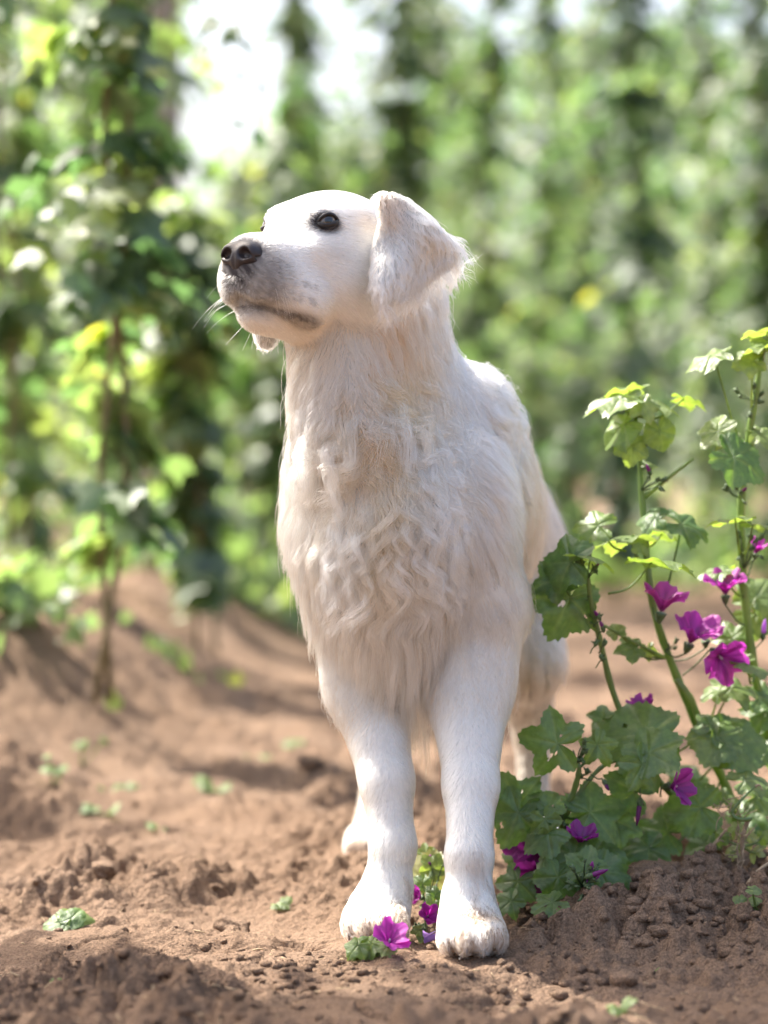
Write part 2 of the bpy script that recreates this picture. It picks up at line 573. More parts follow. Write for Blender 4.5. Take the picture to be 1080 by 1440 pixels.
# the left row, running away from the camera
hop_plant(112, 4.25, 3.6, 1, wide=0.17, nlat=92, z0=0.26, lean=0.035, size=0.076, bright=0.02, label='nearest hop bine hanging in a chain of dark leaf clusters at the left', name='hop_plant')
hop_plant(5, 5.6, 4.2, 2, wide=0.32, nlat=90, bright=0.10, label='hop bine with broad leafy head at the left edge, behind the nearest one')
hop_plant(285, 5.9, 1.15, 3, wide=0.20, nlat=50, z0=0.15, bright=0.10, label='dark hop bine half way between the nearest hop and the dog\'s muzzle')
hop_plant(234, 6.9, 4.6, 4, wide=0.22, nlat=110, bright=0.08, label='hop bine growing up beside the grey trellis pole')
hop_plant(385, 8.4, 1.85, 5, wide=0.30, nlat=70, z0=0.1, bright=0.06, label='low hop bine below the white gap in the leaves, behind the muzzle')
# two unseen bines just outside the picture on the left, placed so their shade crosses the lane
hop_plant(0, 3.24, 3.4, 8, wide=0.26, nlat=170, z0=0.35, x=-1.47, label='hop bine beside the lane shading the soil before the dog')
hop_plant(0, 4.18, 1.75, 9, wide=0.16, nlat=60, z0=0.25, x=-1.39, label='short unseen hop bine left of the ridge, added for its shade')  # added for its shadow band, kept short so the dog stays in sun
# columns across the back
specs = [(432, 10.5, 6.0, 0.19, 200, 0.08), (582, 9.6, 6.0, 0.24, 210, 0.08), (690, 11.5, 6.0, 0.34, 170, -0.04), (760, 13.5, 6.0, 0.34, 170, 0.10), (880, 9.8, 6.0, 0.34, 170, -0.13),
         (985, 12.0, 6.0, 0.36, 170, 0.05), (1075, 10.4, 6.0, 0.36, 160, 0.02), (520, 13.0, 2.4, 0.4, 90, 0.08), (600, 15.0, 3.5, 0.5, 150, 0.05), (820, 15.0, 3.4, 0.5, 150, 0.05),
         (930, 16.0, 3.5, 0.5, 150, 0.02), (330, 14.5, 2.45, 0.5, 110, 0.12), (165, 12.5, 6.0, 0.40, 150, 0.10), (130, 10.5, 6.0, 0.45, 150, 0.10), (20, 12.5, 6.0, 0.5, 150, 0.12), (60, 8.2, 5.5, 0.4, 150, 0.08),
         (470, 17.0, 2.9, 0.55, 110, 0.10), (380, 18.0, 2.2, 0.55, 110, 0.12), (690, 18.0, 3.9, 0.55, 150, 0.10), (1030, 17.5, 3.7, 0.55, 150, 0.06), (1130, 14.0, 6.0, 0.5, 150, 0.05),
         (540, 21.0, 3.3, 0.6, 110, 0.12), (790, 21.0, 4.5, 0.6, 140, 0.10), (900, 22.0, 4.4, 0.6, 140, 0.10), (120, 19.0, 6.0, 0.6, 140, 0.14), (290, 20.0, 2.7, 0.6, 110, 0.14), (430, 23.0, 3.2, 0.65, 110, 0.14),
         (640, 23.0, 4.8, 0.65, 140, 0.12), (1000, 23.0, 4.7, 0.65, 140, 0.1), (50, 21.0, 6.0, 0.65, 140, 0.14)]
NAMED = {432: 'narrow hop bine hanging between the two white sky gaps above the dog', 582: 'leafy hop bine rising behind the dog\'s ear', (690, 11.5): 'hop bine column rising beyond the dog\'s back',
         880: 'darkest hop column, behind the tips of the tall mallow', 985: 'hop bine column just right of the darkest column', 1075: 'hop bine at the right edge, behind the mallow cut by the frame',
         60: 'pale hop bine seen past the left side of the nearest hop bine'}
for i, (px, d, H, wd, nl, br) in enumerate(specs):
    hop_plant(px, d, H, 20 + i, wide=wd, nlat=int(nl * 1.45), z0=0.15, bright=br, size=0.076, label=NAMED.get(px, NAMED.get((px, d), LAB_FAR)))

# grey trellis pole
pr_ = thing('trellis_pole', 'grey weathered wooden trellis pole standing among the hop bines at upper left', 'pole', ((216 - 540) * 7.6 / 3400, 4.9, 0.0))
v, f = tube([((216 - 540) * 7.6 / 3400 + 0.02 * k, 4.9, -0.1 + k * 1.3) for k in range(6)], [0.062, 0.060, 0.058, 0.056, 0.054, 0.052], 12)
mesh_obj('post', v, f, M_WOOD, pr_)
# a loose shoot hanging out into the gap of sky
sh = bpy.data.objects['hop_plant']
pts_ = [W(322, 10, 4.35), W(345, 60, 4.3), W(362, 110, 4.3), W(366, 150, 4.3), W(360, 200, 4.3)]
v, f = tube(bez(W(250, -40, 4.35), *pts_, n=30), 0.0022, 5)
mesh_obj('shoot', v, f, M_BINE, sh)
B = [W(352, 106, 4.28), W(366, 118, 4.3), W(352, 178, 4.28), W(362, 182, 4.3), W(330, 35, 4.3), W(318, 30, 4.3), W(300, 20, 4.3), W(335, 55, 4.3), W(365, 60, 4.3), W(290, 60, 4.3)]
T_ = [(-1, 0, 0.1), (0.8, 0, -0.5), (-0.8, 0, 0.3), (0.4, 0, -1), (-0.5, 0, -0.8), (-1, 0, -0.3), (-0.6, 0, -1), (0.8, 0, -0.5), (1, 0, 0.2), (-0.6, 0, -0.8)]
v, f, ti = leaf_cloud(np.array(B), np.array(T_, float), np.array([(0.2, -0.3, 1.0)] * 10), np.array([.05, .03, .055, .05, .06, .06, .06, .05, .045, .06]), np.full(10, 0.15))
mesh_obj('shoot_leaves', v, f, M_HOP, sh, smooth=False, attrs={'tint': ti})
# ================================================================== the dog
YAW, PIT, ROL = R(37), R(7), R(-1)
_f = np.array([-math.sin(YAW) * math.cos(PIT), -math.cos(YAW) * math.cos(PIT), math.sin(PIT)])
_l = nrm(np.cross([0, 0, 1.0], _f)); _u = np.cross(_f, _l)
_l, _u = _l * math.cos(ROL) + _u * math.sin(ROL), _u * math.cos(ROL) - _l * math.sin(ROL)
HR = np.stack([_f, _l, _u])                       # rows: forward, the dog's left, up
HO = W(458, 312, 2.625) - np.array([0.055, 0.040, 0.022]) @ HR


def HL(x, y, z):
    return HO + np.array([x, y, z]) @ HR


PR = []                                           # primitives of the body: (kind, data, k, group)


def ell(c, r, k=0.03, g='body', rot=None):
    PR.append(('e', np.asarray(c, float), np.asarray(r, float), k, g, np.eye(3) if rot is None else np.asarray(rot, float)))


def cap(a, b, ra, rb, k=0.03, g='body'):
    PR.append(('c', np.asarray(a, float), np.asarray(b, float), (ra, rb), k, g))


def prim_d(p, P):
    if p[0] == 'f': return p[1](P)
    if p[0] == 'e':
        q = (P - p[1]) @ p[5].T
        k0 = np.sqrt(((q / p[2]) ** 2).sum(-1)); k1 = np.sqrt(((q / p[2] ** 2) ** 2).sum(-1))
        return k0 * (k0 - 1) / (k1 + 1e-9)
    a, b, (ra, rb) = p[1], p[2], p[3]
    ab = b - a
    t = np.clip(((P - a) @ ab) / (ab @ ab), 0, 1)
    return np.linalg.norm(P - a - t[..., None] * ab, axis=-1) - (ra + (rb - ra) * t)


def prim_box(p):
    if p[0] == 'f': return p[2], p[3]
    if p[0] == 'e':
        ext = np.sqrt(((p[5].T * p[2]) ** 2).sum(1))
        return p[1] - ext, p[1] + ext
    r = max(p[3])
    return np.minimum(p[1], p[2]) - r, np.maximum(p[1], p[2]) + r


# ---- trunk
ell((0.030, 0.17, 0.435), (0.106, 0.20, 0.150))                 # ribcage
ell((0.012, 0.035, 0.420), (0.090, 0.085, 0.135))               # forechest
ell((0.010, -0.005, 0.45), (0.070, 0.06, 0.09))
ell((-0.055, 0.07, 0.465), (0.050, 0.075, 0.105))                # shoulders
ell((0.100, 0.07, 0.44), (0.050, 0.080, 0.125))
ell((0.050, 0.17, 0.525), (0.085, 0.13, 0.088))                 # withers
ell((0.082, 0.38, 0.455), (0.110, 0.20, 0.120))                 # loin
ell((0.105, 0.56, 0.445), (0.112, 0.145, 0.122))                # rump
ell((0.125, 0.30, 0.46), (0.07, 0.16, 0.10))
ell(W(655, 585, 2.86), (0.055, 0.10, 0.06))
ell((0.135, 0.20, 0.50), (0.045, 0.12, 0.08))
# ---- neck
cap((0.004, 0.085, 0.50), (-0.030, 0.040, 0.700), 0.098, 0.070, 0.05)
cap((0.030, 0.150, 0.53), (-0.006, 0.060, 0.72), 0.075, 0.058, 0.05)
cap((-0.035, 0.0, 0.55), HL(-0.005, 0, -0.07), 0.055, 0.045, 0.04)
# ---- hind legs
for hip, knee, hock, paw in (((0.178, 0.60, 0.40), (0.186, 0.50, 0.265), (0.207, 0.665, 0.155), (0.208, 0.60, 0.028)),
                             ((0.050, 0.60, 0.40), (0.030, 0.52, 0.265), (0.004, 0.640, 0.155), (-0.018, 0.535, 0.028))):
    ell(hip, (0.062, 0.105, 0.110))
    cap(hip, knee, 0.068, 0.048, g='hind')
    cap(knee, hock, 0.043, 0.024, g='hind')
    cap(hock, np.array(paw) + (0, 0.045, 0.01), 0.023, 0.021, 0.02, g='hind')
    ell(np.array(paw) + (0, -0.005, -0.004), (0.033, 0.05, 0.024), 0.02, g='hindpaw')
    for j, ox in enumerate((-0.024, -0.008, 0.008, 0.024)):
        ell(np.array(paw) + (ox, -0.048 + abs(j - 1.5) * 0.008, -0.009), (0.0105, 0.020, 0.016), 0.012, g='hindpaw')
# ---- tail
tp = [(0.115, 0.69, 0.50), (0.125, 0.78, 0.46), (0.130, 0.84, 0.37), (0.132, 0.86, 0.26)]
for i in range(3): cap(tp[i], tp[i + 1], 0.026 - 0.005 * i, 0.021 - 0.005 * i, g='tail')
# ---- front legs
FL = [dict(j=[(-0.030, 0.075, 0.36), (-0.018, 0.075, 0.27), (0.003, 0.020, 0.165), (0.010, -0.005, 0.095), (0.003, -0.012, 0.048)], paw=(-0.006, -0.032, 0.023), toe=-0.18),
      dict(j=[(0.108, 0.06, 0.36), (0.096, 0.045, 0.27), (0.096, -0.030, 0.165), (0.0925, -0.080, 0.095), (0.091, -0.088, 0.048)], paw=(0.0925, -0.108, 0.023), toe=0.06)]
for L in FL:
    rr = [0.058, 0.045, 0.0268, 0.0218, 0.0222]
    for i in range(4): cap(L['j'][i], L['j'][i + 1], rr[i], rr[i + 1], 0.03 if i < 2 else 0.015, g='leg')
    pw = np.array(L['paw'])
    cap(L['j'][4], pw + (0, 0.012, 0.006), 0.0255, 0.029, 0.015, g='paw')
    ell(pw + (0, 0.002, 0.000), (0.0290, 0.033, 0.0220), 0.02, g='paw')
    c, s = math.cos(L['toe']), math.sin(L['toe'])
    for j, (ox, oy) in enumerate(((-0.0245, -0.021), (-0.0087, -0.034), (0.0087, -0.034), (0.0245, -0.021))):
        q = pw + (ox * c + oy * s * -1, ox * s + oy * c, 0)
        ell(q + (0, 0.0, -0.003), (0.0110, 0.020, 0.0160), 0.011, g='paw')
        ell(q + (ox * 0.1, -0.012, -0.008), (0.0088, 0.012, 0.0115), 0.008, g='paw')
# ---- head (local frame)
def he(c, r, k=0.015, g='head'): ell(HL(*c), r, k, g, HR)
def hc(a, b, ra, rb, k=0.015, g='head'): cap(HL(*a), HL(*b), ra, rb, k, g)
he((-0.018, 0, 0.010), (0.084, 0.066, 0.060))
he((0.028, 0, 0.010), (0.046, 0.047, 0.035), 0.02)
for s in (-1, 1):
    he((0.046, s * 0.028, 0.0285), (0.021, 0.016, 0.011), 0.016)          # brow
    he((0.000, s * 0.040, -0.032), (0.056, 0.032, 0.044), 0.025)         # cheek
    he((0.045, s * 0.036, -0.012), (0.030, 0.016, 0.018), 0.018)         # below the eye
    hc((0.046, s * 0.014, -0.014), (0.120, s * 0.0135, -0.0235), 0.022, 0.0165, 0.018)
    he((0.094, s * 0.0225, -0.058), (0.040, 0.0215, 0.029), 0.014)       # flews
    he((0.066, s * 0.036, -0.068), (0.032, 0.018, 0.024), 0.012)
    he((0.124, s * 0.0135, -0.056), (0.018, 0.0175, 0.026), 0.010)
hc((0.048, 0, -0.044), (0.114, 0, -0.046), 0.046, 0.034, 0.02)
hc((0.015, 0, -0.070), (0.106, 0, -0.090), 0.038, 0.0145, 0.010)
he((0.098, 0, -0.091), (0.030, 0.021, 0.014), 0.010)
# ---- ears: the near one is a thin flap with its own outline, flaring towards its lower front edge
EAR = np.array([(526, 276), (534, 312), (528, 334), (523, 356), (523, 386), (527, 409), (537, 431), (550, 431), (574, 418), (593, 408), (608, 394), (622, 385),
                (637, 377), (647, 358), (643, 343), (632, 333), (619, 322), (607, 307), (588, 292), (567, 278), (549, 271), (536, 269)], float)
EAR_LO, EAR_HI = np.array([-0.035, -0.16, 0.66]), np.array([0.10, 0.05, 0.85])


def ear_d(P):
    d = P[..., 1] - CAM[1]
    u = 540 + P[..., 0] / d * 3400; v = 680 - (P[..., 2] - CAM[2]) / d * 3400
    best = np.full(u.shape, 1e9); inside = np.zeros(u.shape, bool)
    n = len(EAR)
    for i in range(n):
        (x0, y0), (x1, y1) = EAR[i], EAR[(i + 1) % n]
        ex, ey = x1 - x0, y1 - y0
        t = np.clip(((u - x0) * ex + (v - y0) * ey) / (ex * ex + ey * ey), 0, 1)
        best = np.minimum(best, (u - x0 - t * ex) ** 2 + (v - y0 - t * ey) ** 2)
        c = ((y0 > v) != (y1 > v)) & (u < (x1 - x0) * (v - y0) / (y1 - y0 + 1e-9) + x0)
        inside ^= c
    s2 = np.where(inside, -1, 1) * np.sqrt(best) * 2.65 / 3400
    lo = np.clip((v - 295) / 100, 0, 1) * np.clip((605 - u) / 70, 0, 1)
    dep = 2.651 - 0.034 * lo + 0.030 * np.clip((u - 585) / 60, -0.4, 1.2) ** 2 * np.sign(u - 585) - 0.006 * np.exp(-((v - 300 - (u - 540) * 0.35) / 22) ** 2) + 0.004 * np.sin((u + v) / 17.0)
    a = s2 + 0.006; b = np.abs(d - dep) - 0.0035
    return np.minimum(np.maximum(a, b), 0) + np.sqrt(np.maximum(a, 0) ** 2 + np.maximum(b, 0) ** 2) - 0.0055


PR.append(('f', ear_d, EAR_LO, EAR_HI, 0.007, 'ear'))
# the far ear hangs down behind the muzzle
for (z, y, r) in ((0.025, -0.068, 0.030), (-0.02, -0.078, 0.036), (-0.065, -0.076, 0.030), (-0.093, -0.070, 0.017)):
    ell(HL(-0.034 + (0.025 - z) * 0.42, y + 0.006, z), (r * 0.9, 0.008, r * 1.0), 0.014, 'farear', HR)


def smin(a, b, k):
    h = np.maximum(k - np.abs(a - b), 0) / k
    return np.minimum(a, b) - h * h * k * 0.25


class Grid:
    def __init__(s, lo, hi, h):
        s.o = np.array(lo, float); s.h = h
        s.n = np.ceil((np.array(hi) - s.o) / h).astype(int) + 1
        s.A = np.full(s.n, 0.2, np.float32)

    def sl(s, lo, hi):
        a = np.maximum(np.floor((lo - s.o) / s.h).astype(int), 0)
        b = np.minimum(np.ceil((hi - s.o) / s.h).astype(int) + 1, s.n)
        sl = tuple(slice(a[i], b[i]) for i in range(3))
        ax = [s.o[i] + np.arange(a[i], b[i]) * s.h for i in range(3)]
        P = np.stack(np.meshgrid(*ax, indexing='ij'), -1)
        return sl, P

    def union(s, p, extra=0.022):
        lo, hi = prim_box(p)
        k = p[3] if p[0] == 'e' else p[4]
        sl, P = s.sl(lo - k - extra, hi + k + extra)
        s.A[sl] = smin(s.A[sl], prim_d(p, P).astype(np.float32), k)

    def carve(s, p, k):
        lo, hi = prim_box(p)
        sl, P = s.sl(lo - k - 0.004, hi + k + 0.004)
        s.A[sl] = -smin(-s.A[sl], prim_d(p, P).astype(np.float32), k)

    def sample(s, P, grad=False):
        q = (P - s.o) / s.h
        q = np.clip(q, 0, s.n - 1.001)
        i = q.astype(int); f = (q - i).astype(np.float32)
        A = s.A; x, y, z = i[:, 0], i[:, 1], i[:, 2]
        fx, fy, fz = f[:, 0], f[:, 1], f[:, 2]
        c000, c100, c010, c110 = A[x, y, z], A[x + 1, y, z], A[x, y + 1, z], A[x + 1, y + 1, z]
        c001, c101, c011, c111 = A[x, y, z + 1], A[x + 1, y, z + 1], A[x, y + 1, z + 1], A[x + 1, y + 1, z + 1]
        c00 = c000 * (1 - fx) + c100 * fx; c10 = c010 * (1 - fx) + c110 * fx
        c01 = c001 * (1 - fx) + c101 * fx; c11 = c011 * (1 - fx) + c111 * fx
        c0 = c00 * (1 - fy) + c10 * fy; c1 = c01 * (1 - fy) + c11 * fy
        v = c0 * (1 - fz) + c1 * fz
        if not grad: return v
        gz = c1 - c0
        gy = (c10 - c00) * (1 - fz) + (c11 - c01) * fz
        gx = ((c100 - c000) * (1 - fy) + (c110 - c010) * fy) * (1 - fz) + ((c101 - c001) * (1 - fy) + (c111 - c011) * fy) * fz
        g = np.stack([gx, gy, gz], -1)
        return v, g / (np.linalg.norm(g, axis=1, keepdims=True) + 1e-9)

    def surface(s):
        A = s.A; N = A < 0
        c = np.zeros(tuple(s.n - 1), np.int8)
        cor = [(a, b, d) for a in (0, 1) for b in (0, 1) for d in (0, 1)]
        for a, b, d in cor:
            c += N[a:s.n[0] - 1 + a, b:s.n[1] - 1 + b, d:s.n[2] - 1 + d]
        idx = np.argwhere((c > 0) & (c < 8))
        acc = np.zeros((len(idx), 3)); num = np.zeros(len(idx))
        for p in cor:
            for ax in range(3):
                if p[ax]: continue
                q = list(p); q[ax] = 1
                va = A[idx[:, 0] + p[0], idx[:, 1] + p[1], idx[:, 2] + p[2]]
                vb = A[idx[:, 0] + q[0], idx[:, 1] + q[1], idx[:, 2] + q[2]]
                m = (va < 0) != (vb < 0)
                t = np.where(m, va / np.where(m, va - vb, 1), 0)
                pt = np.tile(np.array(p, float), (len(idx), 1)); pt[:, ax] = t
                acc[m] += pt[m]; num[m] += 1
        V = (idx + acc / num[:, None]) * s.h + s.o
        ids = np.full(tuple(s.n - 1), -1, np.int32)
        ids[idx[:, 0], idx[:, 1], idx[:, 2]] = np.arange(len(idx))
        F = []
        for ax in range(3):
            u, v = (ax + 1) % 3, (ax + 2) % 3
            e = np.zeros(3, int); e[ax] = 1
            eu = np.zeros(3, int); eu[u] = 1
            ev = np.zeros(3, int); ev[v] = 1
            sa = tuple(slice(1 if i != ax else 0, s.n[i] - 1) for i in range(3))
            sb = tuple(slice((1 if i != ax else 1), s.n[i] - 1 + (1 if i == ax else 0)) for i in range(3))
            a, b = N[sa], N[sb]
            k = np.argwhere(a != b) + np.array([1 if i != ax else 0 for i in range(3)])
            if not len(k): continue
            ins = N[k[:, 0], k[:, 1], k[:, 2]]
            g = lambda w: ids[w[:, 0], w[:, 1], w[:, 2]]
            q = np.stack([g(k), g(k - eu), g(k - eu - ev), g(k - ev)], 1)
            q[~ins] = q[~ins][:, ::-1]
            F.append(q)
        F = np.concatenate(F)
        F = F[(F >= 0).all(1)]
        return V, F


# paws stand on the soil, whose height there is nearly nothing
G = Grid((-0.24, -0.24, -0.02), (0.33, 0.92, 0.88), 0.0027)
for p in PR: G.union(p)
for s in (-1, 1):                                                        # eye sockets and the line of the mouth
    G.carve(('e', HL(0.0575, s * 0.0445, 0.0215), np.array([0.014, 0.012, 0.0105]), 0, '', HR), 0.006)
    lip = [(0.036, s * 0.060, -0.086), (0.066, s * 0.056, -0.0925), (0.098, s * 0.044, -0.0890), (0.122, s * 0.026, -0.083), (0.140, 0.0, -0.078)]
    for i in range(4):
        G.carve(('c', HL(*lip[i]), HL(*lip[i + 1]), (0.0046, 0.0046), 0, ''), 0.006)
BV, BF = G.surface()
# normals
e1 = BV[BF[:, 1]] - BV[BF[:, 0]]; e2 = BV[BF[:, 3]] - BV[BF[:, 0]]
_, BN = G.sample(BV, True)

GRP = ['body', 'hind', 'hindpaw', 'tail', 'leg', 'paw', 'head', 'ear', 'farear']
def label_of(P):
    best = np.full(len(P), 9.0); lab = np.zeros(len(P), int)
    for p in PR:
        g = GRP.index(p[4] if p[0] == 'e' else p[5])
        d = prim_d(p, P)
        m = d < best
        best[m] = d[m]; lab[m] = g
    return lab


def sstep(a, b, x):
    t = np.clip((x - a) / (b - a), 0, 1)
    return t * t * (3 - 2 * t)


def coat_colour(P, lab):
    """colour of the coat itself: white, cream on the throat and frill, dark pigment round nose, lips and eyes, earth on the paws"""
    q = (P - HO) @ HR.T
    white = np.array([0.82, 0.80, 0.75]); cream = np.array([0.74, 0.605, 0.45]); tan = np.array([0.72, 0.50, 0.31])
    earth = np.array([0.36, 0.235, 0.145]); dark = np.array([0.035, 0.030, 0.032])
    n = len(P); C = np.tile(white, (n, 1))
    hd = (lab == 6)
    body = np.isin(lab, [0])
    # frill and throat
    fr = np.exp(-(((P[:, 0] + 0.0) / 0.085) ** 2)) * sstep(0.30, 0.40, P[:, 2]) * sstep(0.72, 0.66, P[:, 2]) * sstep(0.10, 0.0, P[:, 1])
    nz = fbm(P[:, 0] * 22 + 3, P[:, 2] * 22 + P[:, 1] * 9, 3, 31)
    C += (cream - C) * (fr * np.clip(0.72 + nz * 1.0, 0, 1) * body)[:, None]
    und = sstep(-0.065, -0.095, q[:, 2]) * sstep(0.14, 0.09, q[:, 0]) * hd
    C += (cream * 0.97 - C) * (und * 0.55)[:, None]
    leg = np.isin(lab, [1])
    C += (cream - C) * (leg * 0.6)[:, None]
    # between the forelegs and under the belly
    C += (cream * 0.97 - C) * (body * sstep(0.36, 0.28, P[:, 2]) * 0.5)[:, None]
    # ear root
    e = np.isin(lab, [6, 7]) * np.exp(-(np.linalg.norm(P - W(534, 292, 2.64), axis=1) / 0.023) ** 2)
    C += (tan - C) * (e * 0.9)[:, None]
    ne = np.exp(-(np.linalg.norm((P - W(556, 520, 2.66)) / np.array([0.024, 0.08, 0.075]), axis=1)) ** 2) * body
    C += (tan * 1.05 - C) * (ne * 0.85)[:, None]
    # muzzle: short dark hair round nose and lips
    dn = np.linalg.norm((q - np.array([0.138, 0, -0.042])) / np.array([0.026, 0.030, 0.034]), axis=1)
    mz = hd * np.exp(-np.clip(dn - 0.55, 0, 9) ** 2 * 2.2)
    lipm = hd * np.exp(-((q[:, 2] + 0.0835 + 0.12 * np.clip(0.12 - q[:, 0], 0, 0.06)) / 0.0050) ** 2) * sstep(0.034, 0.05, q[:, 0])
    fm = hd * sstep(0.085, 0.128, q[:, 0]) * sstep(-0.102, -0.085, q[:, 2]) * sstep(-0.012, -0.040, q[:, 2])
    d_ = np.clip(np.maximum(np.maximum(mz * 0.95, lipm * 0.82), fm * 0.66), 0, 1)
    d_ *= np.clip(0.92 + 0.25 * fbm(q[:, 0] * 230, q[:, 2] * 230 + q[:, 1] * 230, 2, 5), 0, 1)
    # whisker spots
    for i, zz in enumerate((-0.046, -0.054, -0.062, -0.070)):
        for j in range(6):
            sp = np.array([0.122 - 0.009 * j - 0.003 * (i % 2) + 0.0022 * math.sin(i * 7.1 + j * 3.7), 0, zz - 0.001 * j + 0.0022 * math.sin(i * 3.3 + j * 5.9)])
            dd = np.hypot(q[:, 0] - sp[0], q[:, 2] - sp[2])
            d_ = np.maximum(d_, hd * (np.abs(q[:, 1]) > 0.015) * np.exp(-(dd / 0.0022) ** 2) * 0.55)
    # eye rims
    for s_ in (-1, 1):
        de = np.linalg.norm((q - np.array([0.058, s_ * 0.043, 0.0205])) / np.array([0.0165, 0.020, 0.0115]), axis=1)
        d_ = np.maximum(d_, hd * np.exp(-np.clip(de - 0.72, 0, 9) ** 2 * 7) * 0.92)
        dc = np.linalg.norm((q - np.array([0.078, s_ * 0.036, 0.016])) / np.array([0.012, 0.012, 0.006]), axis=1)
        d_ = np.maximum(d_, hd * np.exp(-dc ** 2) * 0.7)
        du = np.linalg.norm((q - np.array([0.047, s_ * 0.05, -0.010])) / np.array([0.020, 0.02, 0.010]), axis=1)
        d_ = np.maximum(d_, hd * np.exp(-du ** 2) * 0.16)
    C += (dark - C) * np.clip(d_ * 1.10, 0, 0.98)[:, None]
    # earth on the feet
    pw = np.isin(lab, [5, 4, 2])
    st = fbm(P[:, 0] * 60, P[:, 2] * 45 + P[:, 1] * 60, 3, 12)
    k = pw * np.clip(sstep(0.060, 0.012, P[:, 2]) * (0.85 + 1.0 * st) + sstep(0.15, 0.03, P[:, 2]) * np.clip(st * 2.4 + 0.12, 0, 1) * 0.65, 0, 0.85)
    C += (earth - C) * k[:, None]
    return np.clip(C, 0.01, 0.95)


# ---- materials
def fur_material():
    t = NT('white_fur')
    at = t.n('ShaderNodeAttribute', attribute_name='coat')
    h = t.n('ShaderNodeBsdfHairPrincipled', model='CHIANG', parametrization='COLOR')
    t.t.links.new(at.outputs['Color'], h.inputs['Color'])
    h.inputs['Roughness'].default_value = 0.35
    h.inputs['Radial Roughness'].default_value = 0.5
    h.inputs['Coat'].default_value = 0.0
    h.inputs['IOR'].default_value = 1.45
    return t.done(h.outputs[0])


def skin_material():
    t = NT('coat_skin')
    at = t.n('ShaderNodeAttribute', attribute_name='coat')
    p = t.n('ShaderNodeBsdfPrincipled', {'Base Color': at.outputs['Color'], 'Roughness': 0.9})
    p.inputs['Specular IOR Level'].default_value = 0.15
    return t.done(p.outputs[0])


def plain_material_early(name):
    t = NT(name)
    p = t.n('ShaderNodeBsdfPrincipled', {'Base Color': (0.20, 0.15, 0.12), 'Roughness': 0.45})
    return t.done(p.outputs[0])


M_FUR, M_SKIN = fur_material(), skin_material()
DOG = thing('dog', 'white golden retriever standing on the soil and looking up to the side', 'dog', (0.05, 0.2, 0.0))
BL = label_of(BV)
body_col = coat_colour(BV, BL)
mesh_obj('body', BV, BF, M_SKIN, DOG, attrs={'coat': np.c_[body_col * np.where(np.isin(BL, [4, 5, 6, 2]), 0.9, 0.62)[:, None], np.ones(len(BV))]})  # skin darker than coat; under long hair it paints shade between the locks

M_CLAW = plain_material_early('claw_horn')
for L in FL:
    pw = np.array(L['paw']); c, s = math.cos(L['toe']), math.sin(L['toe'])
    for ox, oy in ((-0.0258, -0.036), (-0.0092, -0.049), (0.0092, -0.049), (0.0258, -0.036)):
        q = pw + (ox * c - oy * s, ox * s + oy * c, 0)
        v, f = tube([q + (0, 0.006, -0.008), q + (0, -0.003, -0.0095), q + (0, -0.009, -0.014), q + (0, -0.012, -0.020)], [0.0036, 0.0032, 0.0024, 0.0007], 7)
        mesh_obj('claw', v, f, M_CLAW, DOG)

# ---- eyes, lids, nose
def eye_material():
    t = NT('eye')
    at = t.n('ShaderNodeAttribute', attribute_name='r')
    c = t.ramp(at.outputs['Fac'], [(0.0, (0.004, 0.004, 0.005)), (0.28, (0.004, 0.004, 0.005)), (0.33, (0.10, 0.075, 0.055)), (0.60, (0.14, 0.11, 0.085)),
                                   (0.72, (0.025, 0.016, 0.012)), (0.85, (0.03, 0.02, 0.018)), (1.0, (0.25, 0.2, 0.18))])
    p = t.n('ShaderNodeBsdfPrincipled', {'Base Color': c, 'Roughness': 0.04})
    p.inputs['Coat Weight'].default_value = 1.0
    p.inputs['Coat Roughness'].default_value = 0.02
    return t.done(p.outputs[0])


def dark_skin(name, col, rough, bump=0.0, scale=900):
    t = NT(name)
    p = t.n('ShaderNodeBsdfPrincipled', {'Base Color': col, 'Roughness': rough})
    if bump:
        tc = t.n('ShaderNodeTexCoord')
        v = t.n('ShaderNodeTexVoronoi', {'Vector': tc.outputs['Object'], 'Scale': scale})
        b = t.n('ShaderNodeBump', {'Height': v.outputs['Distance'], 'Strength': bump, 'Distance': 0.0006})
        t.t.links.new(b.outputs[0], p.inputs['Normal'])
    return t.done(p.outputs[0])


